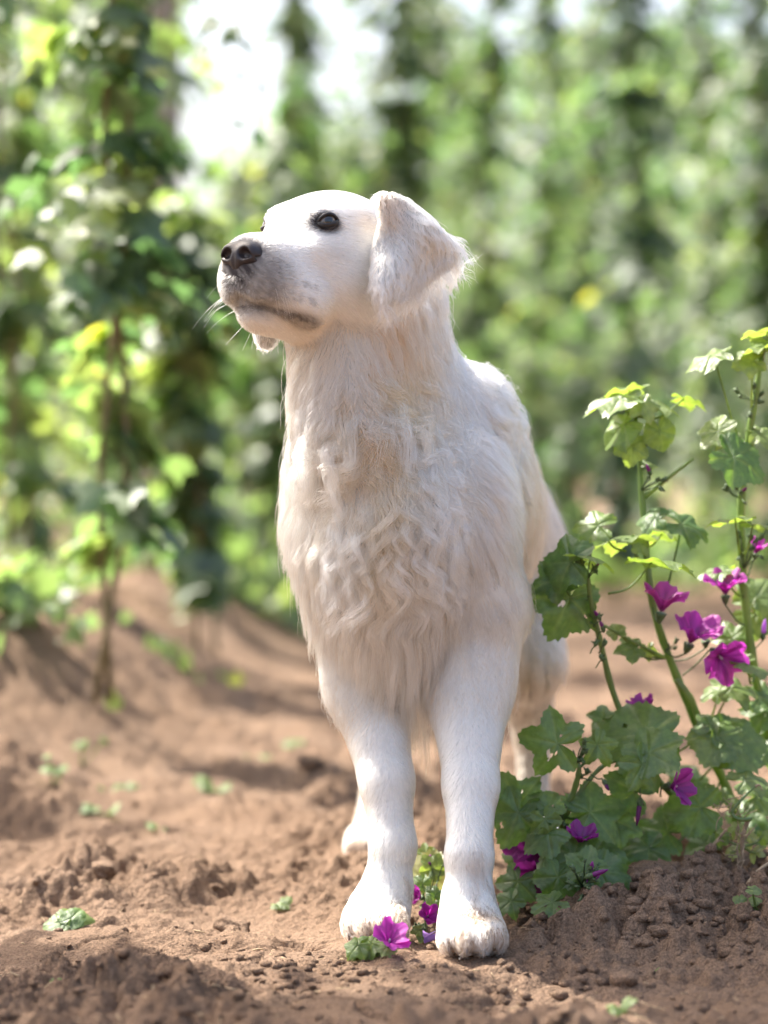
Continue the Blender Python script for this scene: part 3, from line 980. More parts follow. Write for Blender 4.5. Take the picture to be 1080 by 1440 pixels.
M_EYE = eye_material()
M_LID = dark_skin('eyelid_skin', (0.010, 0.008, 0.009), 0.45)
M_NOSE = dark_skin('nose_leather', (0.021, 0.0155, 0.018), 0.42, 0.5)
for s in (-1, 1):
    c = HL(0.0505, s * 0.0375, 0.0215)
    look = nrm(np.array([0.62, s * 0.74, 0.16]) @ HR)
    a = nrm(np.cross([0, 0, 1.0], look)); b = np.cross(look, a)
    V, F = [], []
    nu, nv, r0 = 28, 18, 0.0117
    for i in range(nv + 1):
        th = math.pi * 0.62 * i / nv
        for j in range(nu):
            ph = 2 * math.pi * j / nu
            rr = r0 * (1 + 0.05 * math.exp(-(th / 0.45) ** 2))
            V.append(c + rr * (math.cos(th) * look + math.sin(th) * (math.cos(ph) * a + math.sin(ph) * b)))
    for i in range(nv):
        for j in range(nu):
            k = (j + 1) % nu
            F.append((i * nu + j, (i + 1) * nu + j, (i + 1) * nu + k, i * nu + k))
    rad = np.repeat(np.linspace(0, 1, nv + 1), nu)
    eye = mesh_obj('eye', V, F, M_EYE, DOG, attrs={'r': rad * 1.55})
    # eyelid: a ring of dark skin, almond shaped
    pts = []
    for j in range(40):
        ph = 2 * math.pi * j / 40
        x, y = math.cos(ph), math.sin(ph)
        ex = 0.0114 * x
        ez = (0.0076 if y > 0 else 0.0064) * y * (1 - 0.30 * abs(x) ** 2.2) + 0.0012 * x * s
        p_ = c + a * ex + b * ez
        # on the ball
        h = math.sqrt(max(0.0123 ** 2 - ex * ex - ez * ez, 1e-8))
        pts.append(p_ + look * h)
    pts = np.array(pts)
    V, F = [], []
    m = 8
    for j in range(40):
        tg = nrm(pts[(j + 1) % 40] - pts[j - 1])
        o_ = nrm(pts[j] - c - look * 0.006); b2 = np.cross(tg, o_)
        for k in range(m):
            an = 2 * math.pi * k / m
            V.append(pts[j] + 0.0021 * math.cos(an) * o_ + 0.0036 * math.sin(an) * b2)
    for j in range(40):
        for k in range(m):
            F.append((j * m + k, j * m + (k + 1) % m, ((j + 1) % 40) * m + (k + 1) % m, ((j + 1) % 40) * m + k))
    mesh_obj('eyelid', V, F, M_LID, eye)

PRB = PR
PR = []
NG = Grid(HL(0.1380, 0, -0.0345) - 0.045, HL(0.1380, 0, -0.0345) + 0.045, 0.0009)
he((0.1340, 0, -0.0290), (0.0175, 0.0225, 0.0165), 0.006)
for s in (-1, 1):
    he((0.1445, s * 0.0120, -0.0300), (0.0105, 0.0118, 0.0125), 0.006)
    he((0.1330, s * 0.0185, -0.0325), (0.0135, 0.0065, 0.0115), 0.006)
he((0.1455, 0, -0.0370), (0.0085, 0.0085, 0.0125), 0.006)
he((0.1410, 0, -0.0485), (0.0070, 0.0055, 0.0110), 0.005)
for p in PR: NG.union(p, 0.004)
for s in (-1, 1):
    NG.carve(('e', HL(0.1535, s * 0.0118, -0.0305), np.array([0.0085, 0.0062, 0.0058]), 0, '', HR), 0.004)
    NG.carve(('c', HL(0.1500, s * 0.0165, -0.0320), HL(0.1390, s * 0.0245, -0.0350), (0.0030, 0.0014), 0, ''), 0.003)
NG.carve(('c', HL(0.1565, 0, -0.0325), HL(0.1490, 0, -0.0585), (0.0013, 0.0013), 0, ''), 0.003)
PR = PRB
NV, NF = NG.surface()
mesh_obj('nose', NV, NF, M_NOSE, DOG)
# ---- the coat: every hair a curve
def make_fur(N, seed=3):
    r = np.random.default_rng(seed)
    T = np.concatenate([BF[:, [0, 1, 2]], BF[:, [0, 2, 3]]])
    A = 0.5 * np.linalg.norm(np.cross(BV[T[:, 1]] - BV[T[:, 0]], BV[T[:, 2]] - BV[T[:, 0]]), axis=1)
    cen = BV[T].mean(1); nn = nrm(BN[T].mean(1)); tl = BL[T[:, 0]]
    wgt = np.ones(len(T))
    wgt *= np.where(nn[:, 1] > 0.45, 0.35, 1.0)                     # fewer on the far side
    wgt *= np.where((cen[:, 1] > 0.30), 0.55, 1.0)
    wgt *= np.where(tl == 6, 3.0, 1.0)
    wgt *= np.where(np.isin(tl, [7]), 1.8, 1.0)
    wgt *= np.where(np.isin(tl, [4, 5]), 1.7, 1.0)
    q = (cen - HO) @ HR.T
    pr = A * wgt; pr /= pr.sum()
    k = r.choice(len(T), N, p=pr)
    u, v = r.random(N), r.random(N); fl = u + v > 1; u[fl] = 1 - u[fl]; v[fl] = 1 - v[fl]
    P = BV[T[k, 0]] * (1 - u - v)[:, None] + BV[T[k, 1]] * u[:, None] + BV[T[k, 2]] * v[:, None]
    lab = tl[k]
    q = (P - HO) @ HR.T
    # keep hair off eyes, nose and the inside of the lips
    keep = np.ones(N, bool)
    for s in (-1, 1):
        keep &= ~((lab == 6) & (np.linalg.norm((q - np.array([0.060, s * 0.045, 0.0205])) / np.array([0.0140, 0.016, 0.0078]), axis=1) < 1))
    keep &= ~((lab == 6) & (np.linalg.norm((q - np.array([0.143, 0, -0.034])) / np.array([0.021, 0.027, 0.020]), axis=1) < 1))
    P, lab, q = P[keep], lab[keep], q[keep]
    N = len(P)
    _, n = G.sample(P, True)
    n = n.astype(float)

    # ------- direction, length, lift, wave, clump size
    D = np.tile(np.array([0.0, 0.55, -0.85]), (N, 1))
    L = np.full(N, 0.048); lift = np.full(N, 0.30); wave = np.full(N, 0.0025); wl = np.full(N, 0.030)
    cl = np.full(N, 0.72); rad = np.full(N, 0.00028)
    x, y, z = P.T
    b = lab == 0
    cx = 0.02 + 0.12 * np.clip(y, 0, 0.6)
    D[b, 0] += 0.35 * np.clip((x - cx)[b] / 0.1, -1, 1)
    top = b * sstep(0.5, 0.8, n[:, 2])
    D[top > 0.3] = (0.10, 1.0, -0.25)
    L += b * (0.026 * sstep(0.10, 0.0, y) + 0.050 * sstep(0.385, 0.30, z) * sstep(0.16, 0.06, y) * np.exp(-((x - 0.036) / 0.046) ** 2))
    L += b * 0.030 * sstep(0.36, 0.31, z) * sstep(0.1, 0.2, y)
    L -= b * 0.010 * top
    front = b * sstep(0.12, 0.02, y)
    cen_ = front * np.exp(-((x - 0.005) / 0.050) ** 2) * sstep(0.36, 0.42, z) * sstep(0.66, 0.60, z)
    wave += 0.0038 * cen_ + 0.0012 * front
    wl = wl + 0.014 + 0.004 * cen_ + 0.012 * sstep(0.36, 0.30, z)
    lift += 0.10 * cen_
    cl += 0.16 * cen_
    wave *= np.where(b & (cen_ < 0.2), 0.35 + 3.0 * cen_, 1.0)
    nside = b * sstep(0.54, 0.60, z) * sstep(0.1, 0.5, n[:, 0])
    L += nside * 0.020; wave += nside * 0.0045
    # throat hair is short and smooth, the neck side crimped
    thr = b * sstep(0.60, 0.66, z) * sstep(0.05, 0.0, y)
    L -= thr * 0.026; wave *= (1 - 0.7 * thr); lift -= 0.1 * thr
    # the hair of the frill sweeps across at its lower edge
    fr = front * np.exp(-((z - 0.565) / 0.035) ** 2) * np.exp(-((x + 0.01) / 0.07) ** 2)
    D[:, 0] += fr * 0.9 * np.sign(-x - 0.015) * -1
    wave += fr * 0.004; L += fr * 0.012; lift += fr * 0.15
    sidef = b * sstep(0.45, 0.9, -n[:, 0]) * sstep(0.36, 0.44, z) * sstep(0.25, 0.05, y) * sstep(0.68, 0.60, z)
    lift += sidef * r.uniform(0.0, 0.30, N)
    hd = lab == 6
    m = hd
    D[m] = -_f * 1.0 + np.array([0, 0, -0.25]) + 0.25 * np.sign(q[m, 1])[:, None] * _l
    L[m] = 0.0052 + 0.007 * sstep(0.09, 0.0, q[m, 0]) + 0.012 * sstep(-0.045, -0.085, q[m, 2]) * sstep(0.05, -0.01, q[m, 0]) + 0.010 * sstep(-0.02, -0.07, q[m, 0])
    L[m] *= np.where(q[m, 0] > 0.115, 0.7, 1) * (1 - 0.55 * np.exp(-((q[m, 2] + 0.0835 + 0.12 * np.clip(0.12 - q[m, 0], 0, 0.06)) / 0.006) ** 2))
    D[m] += (sstep(-0.03, -0.08, q[m, 2]) * sstep(0.06, 0.0, q[m, 0]))[:, None] * np.array([0.2, 0, -1.2])
    lift[m] = 0.16; wave[m] = 0.0002; wl[m] = 0.02; cl[m] = 0.34; rad[m] = 0.00017
    e = np.isin(lab, [7, 8])
    base = W(545, 270, 2.65)
    D[e] = nrm(P[e] - base) * 1.0 + np.array([0.10, 0.0, -0.45])
    f_ = lab == 8
    D[f_] = np.array([-0.3, -0.1, -1.0])
    re = np.linalg.norm(P - base, axis=1)
    L[e] = 0.017 + 0.018 * sstep(0.03, 0.09, re[e]); lift[e] = 0.28; wave[e] = 0.0018; wl[e] = 0.022; cl[e] = 0.8; rad[e] = 0.00022
    L[f_] = 0.010
    lg = np.isin(lab, [4])
    D[lg] = (0.0, 0.10, -1.0)
    L[lg] = 0.0135 + 0.020 * sstep(0.20, 0.30, z[lg]) + 0.030 * sstep(0.1, 0.6, n[lg, 1]) * sstep(0.05, 0.09, z[lg])
    lift[lg] = 0.14 + 0.14 * sstep(0.2, 0.3, z[lg]); wave[lg] = 0.0007 + 0.0015 * sstep(0.2, 0.3, z[lg]); wl[lg] = 0.02; cl[lg] = 0.46 + 0.3 * sstep(0.2, 0.3, z[lg]); rad[lg] = 0.00021
    pw = np.isin(lab, [5, 2])
    D[pw] = (0.0, -0.75, -0.6)
    L[pw] = 0.0085 + 0.004 * r.random(pw.sum()); L[pw] *= 1.5; lift[pw] = 0.26; wave[pw] = 0.001; wl[pw] = 0.014; cl[pw] = 0.75; rad[pw] = 0.0002
    hl = np.isin(lab, [1])
    D[hl] = (0.03, 0.45, -1.0)
    L[hl] = 0.014 + 0.026 * sstep(0.18, 0.30, z[hl]) + 0.03 * sstep(0.2, 0.7, n[hl, 1]); lift[hl] = 0.25; wave[hl] = 0.001; rad[hl] = 0.00024
    ta = lab == 3
    D[ta] = (0, 0.3, -1.0); L[ta] = 0.055; lift[ta] = 0.4
    L *= r.uniform(0.65, 1.12, N)
    fly = r.random(N) < 0.018
    lift[fly] += 0.45 * r.random(fly.sum()); L[fly] *= r.uniform(1.0, 1.30, fly.sum())
    # slow wandering of the lie of the coat
    wob = np.stack([fbm(x * 14 + 5, z * 14 + y * 10, 2, 41), fbm(x * 14 - 7, z * 14 - y * 10, 2, 42), fbm(x * 14 + 50, z * 14 + y * 12, 2, 43)], -1)
    wamp = np.where(hd | pw, 0.15, np.where(lg | e, 0.35, 0.55))
    D = nrm(D) + wob * wamp[:, None] * (0.40 + 0.35 * cen_)[:, None] + r.normal(0, 0.07, (N, 3))
    Tn = D - (D * n).sum(1)[:, None] * n
    Tn = nrm(Tn)

    K = 8
    s = np.linspace(0, 1, K)

    def grow(P, n, Tn, L, lift, wave, wl, ph, ax):
        pts = np.zeros((len(P), K, 3))
        pts[:, 0] = P - n * 0.0008
        pos = pts[:, 0].copy(); dirv = nrm(Tn + n * (lift * 1.6)[:, None])
        side = nrm(np.cross(n, Tn))
        for i in range(1, K):
            # relax towards the lie of the coat, pulled down by weight
            dirv = nrm(dirv + 0.28 * Tn * (1 - 0.3 * lift)[:, None] - 0.10 * n * (1 if i < 6 else 0.4) + np.array([0, 0, -1.0]) * (0.05 + 0.22 * sstep(0.06, 0.09, L))[:, None] * (L > 0.02)[:, None])
            pos = pos + dirv * (L / (K - 1))[:, None]
            pts[:, i] = pos
        sl = L[:, None] * s[None]
        a = ph[:, None] + sl / wl[:, None] * 2 * math.pi
        w_ = wave[:, None] * np.minimum(1, s[None] * 1.8)
        pts += (w_ * (np.cos(a) - np.cos(ph)[:, None]))[..., None] * side[:, None] + (0.6 * w_ * (np.sin(a + ax[:, None])))[..., None] * n[:, None]
        return pts

    # locks: hairs gather round guide hairs
    spac = np.where(hd, 0.004, np.where(pw | lg, 0.0065, np.where(e, 0.0085, np.where(z > 0.36, 0.021, 0.017))))
    gid = np.zeros(N, int); guides = []
    for val in np.unique(spac):
        ii = np.where(spac == val)[0]
        # thin out to about one guide per spacing^2 cell
        key = np.floor((P[ii] + r.normal(0, val * 0.15, (len(ii), 3))) / val).astype(np.int64)
        hsh = key[:, 0] * 73856093 ^ key[:, 1] * 19349663 ^ key[:, 2] * 83492791
        _, first = np.unique(hsh, return_index=True)
        gg = ii[first]
        kd = kdtree.KDTree(len(gg))
        for j, g in enumerate(gg): kd.insert(P[g], j)
        kd.balance()
        gid[ii] = gg[[kd.find(Vector(p))[1] for p in P[ii]]]
    ph = 9.0 * fbm(x * 7 + 3, z * 7 + y * 5, 2, 61) + r.normal(0, 0.5, N); ax = r.uniform(0, 6.28, N)
    own = grow(P, n, Tn, L, lift, wave, wl, ph[gid] + r.normal(0, 0.25, N), ax)
    # the same hair following its guide
    off = P - P[gid]
    gp = grow(P[gid], n[gid], Tn[gid], L, lift[gid], wave[gid] * 1.15, wl[gid], ph[gid], ax[gid])
    follow = gp + off[:, None] * (1 - 0.92 * s[None, :, None] ** 1.0)
    c = (cl * r.uniform(0.55, 1.25, N)).clip(0, 0.95)
    c[fly] *= 0.2
    c = c[:, None, None] * sstep(0.0, 0.55, s)[None, :, None]
    pts = own * (1 - c) + follow * c
    # hairs do not run through the body
    flat = pts[:, 1:].reshape(-1, 3)
    for it in range(2):
        d, g = G.sample(flat, True)
        mn = np.tile(np.linspace(0.0005, 0.0025, K - 1), N)
        push = np.clip(mn - d, 0, 0.02)
        flat = flat + g * push[:, None]
    pts[:, 1:] = flat.reshape(N, K - 1, 3)
    pts[..., 2] = np.maximum(pts[..., 2], 0.001)

    C = coat_colour(P, lab)
    C *= r.uniform(0.90, 1.05, (N, 1)) * (1 - 0.10 * np.where(lg | e, r.random(N)[gid], 0))[:, None]
    C *= (1 - np.where(hd, r.uniform(0.0, 0.16, N) + 0.06, 0.0))[:, None]
    # some locks are more cream than others
    lockv = r.random(N)[gid]
    longm = (~hd) & (L > 0.02)
    C *= 1 - (0.16 * lockv ** 2 * longm)[:, None] * np.array([0.35, 0.75, 1.25])
    C = np.clip(C, 0.01, 0.93)
    # long hair has tan, dirty roots, darkened further as painted shade in the partings
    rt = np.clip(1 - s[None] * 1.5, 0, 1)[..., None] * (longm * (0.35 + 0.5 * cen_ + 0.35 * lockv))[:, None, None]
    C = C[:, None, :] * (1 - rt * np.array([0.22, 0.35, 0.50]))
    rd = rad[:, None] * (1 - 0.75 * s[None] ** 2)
    return pts, rd, C


def hair_obj(name, pts, rd, C, mat, parent):
    off = np.zeros(3); p = parent
    while p is not None:
        off = off + np.array(p.location); p = p.parent
    n, k, _ = pts.shape
    hc_ = bpy.data.hair_curves.new(name)
    hc_.add_curves([k] * n)
    hc_.points.foreach_set('position', (pts - off).astype(np.float32).ravel())
    if 'radius' not in hc_.attributes: hc_.attributes.new('radius', 'FLOAT', 'POINT')
    hc_.attributes['radius'].data.foreach_set('value', rd.astype(np.float32).ravel())
    C = np.asarray(C)
    if C.ndim == 2: C = np.repeat(C[:, None], k, 1)
    at = hc_.attributes.new('coat', 'FLOAT_COLOR', 'POINT')
    at.data.foreach_set('color', np.concatenate([C, np.ones((n, k, 1))], -1).astype(np.float32).ravel())
    hc_.materials.append(mat)
    o = bpy.data.objects.new(name, hc_)
    COL.objects.link(o)
    o.parent = parent
    return o


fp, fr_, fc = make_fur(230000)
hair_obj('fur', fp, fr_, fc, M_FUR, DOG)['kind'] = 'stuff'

# ---- whiskers
wp, wr, wc = [], [], []
r_ = np.random.default_rng(9)
for s in (-1, 1):
    for i in range(11):
        q0 = np.array([0.092 + 0.030 * r_.random(), s * (0.030 + 0.004 * r_.random()), -0.048 - 0.03 * r_.random()])
        p0 = HL(*q0)
        d = nrm(np.array([0.35 + 0.5 * r_.random(), s * 0.9, -0.15 - 0.7 * r_.random()]) @ HR)
        ln = r_.uniform(0.026, 0.048)
        t = np.linspace(0, 1, 8)[:, None]
        dn = np.array([0, 0.25, -0.8])
        wp.append(p0 + d * ln * t + dn * ln * 0.55 * t ** 2)
        wr.append(np.linspace(0.00012, 0.00004, 8)); wc.append((0.85, 0.85, 0.83))
for i in range(6):
    p0 = HL(0.105 + 0.02 * r_.random(), -0.01 + 0.02 * r_.random(), -0.100)
    t = np.linspace(0, 1, 8)[:, None]
    wp.append(p0 + nrm(np.array([-0.3, -0.2, -1]) + r_.normal(0, 0.25, 3)) * 0.03 * t)
    wr.append(np.linspace(0.0002, 0.00006, 8)); wc.append((0.85, 0.83, 0.8))
hair_obj('whiskers', np.array(wp), np.array(wr), np.array(wc), M_FUR, DOG)
# ================================================================== mallows
M_LEAF = leaf_material('mallow_leaf', [(0.0, (0.034, 0.090, 0.022)), (0.35, (0.068, 0.148, 0.032)), (0.6, (0.115, 0.195, 0.038)), (0.8, (0.15, 0.21, 0.07)), (0.9, (0.27, 0.31, 0.16)), (1.0, (0.42, 0.42, 0.25))],
                       trans=0.46, gloss=0.05, rough=0.46, veins=True)
M_STEM = leaf_material('mallow_stem', [(0.0, (0.05, 0.10, 0.025)), (0.5, (0.10, 0.175, 0.04)), (1.0, (0.20, 0.29, 0.085))], trans=0.30, gloss=0.06, rough=0.45)


def petal_material():
    t = NT('mallow_petal')
    v = t.n('ShaderNodeAttribute', attribute_name='vein')
    h = t.n('ShaderNodeAttribute', attribute_name='tint')
    a = t.ramp(h.outputs['Fac'], [(0.0, (0.19, 0.013, 0.165)), (0.5, (0.43, 0.040, 0.37)), (0.75, (0.58, 0.085, 0.52)), (0.9, (0.40, 0.25, 0.62)), (1.0, (0.48, 0.36, 0.70))])
    c = t.mix(t.math('MULTIPLY', v.outputs['Fac'], 0.8), a, (0.11, 0.004, 0.085))
    d = t.n('ShaderNodeBsdfDiffuse', {'Color': c})
    tr = t.n('ShaderNodeBsdfTranslucent', {'Color': t.mix(1.0, c, (1.5, 1.3, 1.5), 'MULTIPLY')})
    m = t.n('ShaderNodeMixShader', {0: 0.45, 1: d.outputs[0], 2: tr.outputs[0]})
    g = t.n('ShaderNodeBsdfGlossy', {'Color': (1, 1, 1), 'Roughness': 0.5})
    return t.done(t.n('ShaderNodeMixShader', {0: 0.035, 1: m.outputs[0], 2: g.outputs[0]}).outputs[0])


M_PETAL = petal_material()
M_BUD = plain_material('bud_green', (0.075, 0.12, 0.045), 0.6, 300, 0.35)
M_CREAM = plain_material('stamen_cream', (0.62, 0.52, 0.50), 0.7)
M_DEAD = plain_material('dead_stalk', (0.33, 0.24, 0.15), 0.85, 120, 0.4)
mr = np.random.default_rng(77)


def leaf_geo(size, lobes=5, depth=0.35, holes=0, curl=0.18, seed=0, round_=False):
    """lobed, scalloped mallow leaf in its own plane: x across, y towards the tip, z up"""
    r = np.random.default_rng(seed)
    NA, NR = 84, 8
    th = np.linspace(-math.pi, math.pi, NA, endpoint=False) + math.pi / NA
    span = 2.35                                       # lobes spread over this half angle
    ph = np.clip(th / span, -1, 1) * (lobes / 2.0) * math.pi
    lob = np.abs(np.cos(ph)) if lobes % 2 else np.abs(np.sin(ph))
    kk = (th / span * (lobes - 1) / 2) % 1.0
    lob = np.clip(1 - 2 * np.minimum(kk, 1 - kk), 0, 1)
    lob = 0.75 * lob + 0.25 * np.sin(lob * math.pi / 2)
    env = 0.66 - 0.22 * (np.abs(th) / math.pi) ** 1.3
    rad = env * (1 - depth * (1 - lob))
    tooth = np.abs(((np.abs(th) * 5.2) % 1.0) - 0.5) * 2
    rad *= 1 + 0.11 * (tooth - 0.5) + 0.018 * r.normal(size=NA)
    rad *= 1 - 0.86 * np.exp(-((math.pi - np.abs(th)) / 0.22) ** 2)
    rr = np.linspace(0, 1, NR + 1)[1:] ** 0.85
    x = np.sin(th)[None] * rad[None] * rr[:, None]; y = np.cos(th)[None] * rad[None] * rr[:, None]
    q = np.hypot(x, y)
    vein = np.abs(np.sin(th / span * (lobes - 1) / 2 * math.pi))            # 0 on the main veins
    vz = np.clip(1 - vein * 4.0 * (rr[:, None] * 0.9 + 0.12), 0, 1)
    side = np.clip(1 - np.abs((((q * 9 + np.abs(vein) * 1.7) % 1) - 0.5) * 2) * 1.4, 0, 1) * 0.45 * (rr[:, None] > 0.2)
    veinv = np.maximum(np.broadcast_to(vz, x.shape), side)
    z = -curl * q ** 2 * (1 + 0.6 * np.cos(th)[None]) + 0.075 * q * np.broadcast_to(vein, x.shape) + 0.035 * np.sin(th * 7 + seed)[None] * rr[:, None] ** 3 \
        + 0.03 * np.sin(x * 9 + seed) * np.cos(y * 8 + seed * 2)
    V = np.vstack([[0, 0, 0], np.stack([x, y, z], -1).reshape(-1, 3)]) * size
    vein = np.concatenate([[1], veinv.ravel()])
    F = []
    hs = []
    for _ in range(holes):
        a = r.uniform(-2.0, 2.0); p = r.uniform(0.3, 0.72)
        R_ = np.interp(a, th, rad)
        hs.append((math.sin(a) * R_ * p, math.cos(a) * R_ * p, r.uniform(0.022, 0.055)))
    P2 = V[:, :2] / size
    for j in range(NA):
        k = (j + 1) % NA
        cand = [(0, 1 + k, 1 + j)] + [(1 + i * NA + j, 1 + i * NA + k, 1 + (i + 1) * NA + k, 1 + (i + 1) * NA + j) for i in range(NR - 1)]
        for f in cand:
            c = P2[list(f)].mean(0)
            if any((c[0] - h[0]) ** 2 + (c[1] - h[1]) ** 2 < h[2] ** 2 for h in hs): continue
            F.append(f)
    return V, F, vein


def put_leaf(root, px, py, d, spx, n, ang, tint, at=None, lobes=5, depth=0.35, holes=0, curl=0.22, name='leaf', label=None, tdir=None):
    size = spx * d / 3400 * 0.99
    n = nrm(np.asarray(n, float))
    a = R(ang)
    t = np.array([math.cos(a), 0.0, math.sin(a)]) if tdir is None else np.asarray(tdir, float)
    t = nrm(t - (t @ n) * n); s = np.cross(t, n)
    seed = int(mr.integers(1e6))
    curl = curl * mr.uniform(0.8, 2.0); depth = depth * mr.uniform(0.62, 1.1)
    V, F, ve = leaf_geo(size, lobes, depth, holes, curl, seed)
    J = W(px, py, d) - t * size * 0.20
    P = J + V[:, :1] * s + V[:, 1:2] * t + V[:, 2:3] * n
    mb = MB()
    r_ = np.hypot(V[:, 0], V[:, 1]) / size
    mb.add(P, F, tint=np.clip(tint + 0.05 * (tint < 0.7) + 0.05 * (r_ - 0.3) + mr.normal(0, 0.02), 0, 1), vein=ve)
    if at is not None:
        A = np.asarray(at, float)
        mid = (A + J) / 2 + np.array([0, 0, -0.08]) * np.linalg.norm(A - J) - n * 0.1 * np.linalg.norm(A - J)
        v, f = tube(bez(A, mid, J, n=10), np.linspace(0.0016, 0.0011, 11) if len(bez(A, mid, J, n=10)) == 11 else 0.0013, 6)
        mb.add(v, f, tint=min(tint + 0.12, 0.82), vein=0.0)
    o = mb.build(name, M_LEAF, root)
    if label: o['label'] = label
    return o


def stem(root, pts, r0, r1, tint=0.5, name='stem'):
    r0, r1, tint = r0 * 1.25, r1 * 1.35, min(1.0, tint + 0.22)
    p = bez(*[W(*q) for q in pts], n=5 * len(pts))
    v, f = tube(p, np.linspace(r0, r1, len(p)) * (1 + 0.10 * np.sin(np.arange(len(p)) * 1.9)), 8)
    mb = MB(); mb.add(v, f, tint=np.repeat(np.clip(tint + 0.08 * np.sin(np.arange(len(p))), 0, 1), 8), vein=0.0)
    mb.build(name, M_STEM, root)
    return p


def flower(root, c, axis_, size, tint=0.55, openness=0.9, name='flower', at=None, missing=()):
    """five notched, veined petals round a pale column, on a green cup"""
    c = np.asarray(c, float); ax = nrm(np.asarray(axis_, float))
    ref = np.array([0.2, 0.1, 1.0]) if abs(ax[2]) < 0.85 else np.array([1.0, 0.1, 0])
    u = nrm(np.cross(ref, ax)); v_ = np.cross(ax, u)
    mb = MB()
    cup = bez(c - ax * size * 0.42, c - ax * size * 0.28, c - ax * size * 0.05, n=6)
    tv, tf = tube(cup, np.linspace(0.03, 0.19, len(cup)) * size, 8)
    mb.add(tv, tf)
    if at is not None:
        tv, tf = tube(bez(np.asarray(at, float), (np.asarray(at) + c - ax * size * 0.5) / 2 + np.array([0, 0, -0.004]), c - ax * size * 0.4, n=8), 0.0010, 6); mb.add(tv, tf)
    base = mb.build(name, M_BUD, root)
    rot0 = mr.uniform(0, 6.28)
    for k in range(5):
        if k in missing: continue
        ro = rot0 + k * 2 * math.pi / 5 + mr.normal(0, 0.08)
        e = u * math.cos(ro) + v_ * math.sin(ro); w_ = np.cross(ax, e)
        NL, NW = 9, 9
        P, ve, ti = [], [], []
        op = openness * mr.uniform(0.85, 1.15); cv = mr.uniform(0.3, 0.6)
        for i in range(NL):
            s = i / (NL - 1)
            for j in range(NW):
                q = (j / (NW - 1) - 0.5) * 2
                wd = size * (0.10 + 1.12 * s ** 0.9 - 0.22 * s ** 5)
                le = size * (s - 0.17 * s ** 6 * (1 - min(1, abs(q) * 1.9)) - 0.14 * s ** 4 * max(0, abs(q) - 0.6) * 2)
                bend = op * (0.50 + 0.62 * s)
                out = le * math.sin(min(bend, 1.65)); up = le * math.cos(min(bend, 1.65))
                zz = 0.16 * size * s * (q * q) * 1.2 + 0.02 * size * (k % 2) * s + 0.045 * size * s * math.sin(q * 9 + k) + 0.06 * size * s * s * math.sin(q * 4 + k * 2 + rot0 * 3)
                P.append(c + e * (out - zz * math.cos(bend) * 0.5) + ax * (up + zz) + w_ * (wd * 0.5 * q))
                ve.append(np.clip(1 - abs(((q * 2.5 + 0.5) % 1) - 0.5) * 5.5 * (0.45 + 0.6 * s), 0, 1) * (1 - 0.55 * s) + 0.5 * max(0, 0.25 - s))
                ti.append(tint + 0.10 * s)
        F = [(i * NW + j, i * NW + j + 1, (i + 1) * NW + j + 1, (i + 1) * NW + j) for i in range(NL - 1) for j in range(NW - 1)]
        mesh_obj('petal', P, F, M_PETAL, base, attrs={'vein': ve, 'tint': ti})
    tv, tf = tube([c, c + ax * size * 0.22, c + ax * size * 0.34], [0.035 * size, 0.05 * size, 0.03 * size], 7)
    mesh_obj('stamens', tv, tf, M_CREAM, base)
    return base


def bud(root, c, axis_, size, purple=0.0, at=None, name='bud', tip=0.1):
    c = np.asarray(c, float); ax = nrm(np.asarray(axis_, float))
    pr_ = [0.15, 0.75, 1.0, 0.85, 0.4]
    p = np.array([c + ax * size * s for s in (-1, -0.55, 0.0, 0.5, 1.0)])
    mb = MB()
    v, f = tube(p, np.array(pr_) * size * 0.62, 8); mb.add(v, f)
    for k in range(3):
        d = nrm(mr.normal(size=3) * 0.7 + ax)
        v, f = tube([c + d * size * 0.4, c + d * size * 1.0, c + d * size * 1.5], [0.3 * size, 0.22 * size, 0.03 * size], 5); mb.add(v, f)
    if at is not None:
        v, f = tube(bez(np.asarray(at, float), (np.asarray(at) + c) / 2 + mr.normal(0, 0.001, 3), c - ax * size, n=6), 0.0008, 5); mb.add(v, f)
    o = mb.build(name, M_BUD, root)
    if purple:
        q = [c + ax * size * s for s in (0.5, 1.0, 1.0 + purple, 1.3 + purple * 1.5)]
        v, f = tube(q, [0.35 * size, 0.5 * size, 0.42 * size, 0.08 * size], 8)
        mesh_obj('petal_roll', v, f, M_PETAL, o, attrs={'vein': np.zeros(len(v)), 'tint': np.full(len(v), tip)})
    return o


def bud_cluster(root, px, py, d, n, rpx, at, size=0.0042, purple_n=1):
    c = W(px, py, d)
    for i in range(n):
        o = mr.normal(0, 1, 3); o = nrm(o) * rpx * d / 3400 * mr.uniform(0.3, 1.0)
        o[2] = o[2] * 1.2
        bud(root, c + o, o + np.array([0, -0.002, 0.006]), size * mr.uniform(0.6, 1.15), purple=(mr.uniform(0.3, 1.2) if i < purple_n else 0), at=at, tip=mr.uniform(0.0, 0.3))


UP = (0.0, -0.30, 1.0)
# ---- the main mallow ---------------------------------------------------------------------------------
base = np.array([W(1030, 1185, 2.97)[0], 0.27, 0]); base[2] = gh(base[0], base[1])
MAL = thing('mallow', 'tall mallow with magenta flowers and insect eaten leaves growing beside the dog', 'mallow', base, 'mallows in flower')
s1 = stem(MAL, [(1045, 1190, 2.97), (1022, 1110, 2.95), (985, 1030, 2.92), (945, 935, 2.90), (918, 850, 2.88), (906, 740, 2.88), (899, 640, 2.88), (894, 588, 2.87)], 0.0055, 0.0020, 0.45)
s2 = stem(MAL, [(1035, 1190, 2.97), (985, 1150, 2.90), (920, 1090, 2.86), (868, 990, 2.84), (845, 905, 2.82), (831, 845, 2.80), (826, 805, 2.79)], 0.0042, 0.0018, 0.42)
stem(MAL, [(1000, 1058, 2.92), (972, 985, 2.90), (950, 955, 2.90)], 0.0040, 0.0030, 0.75)
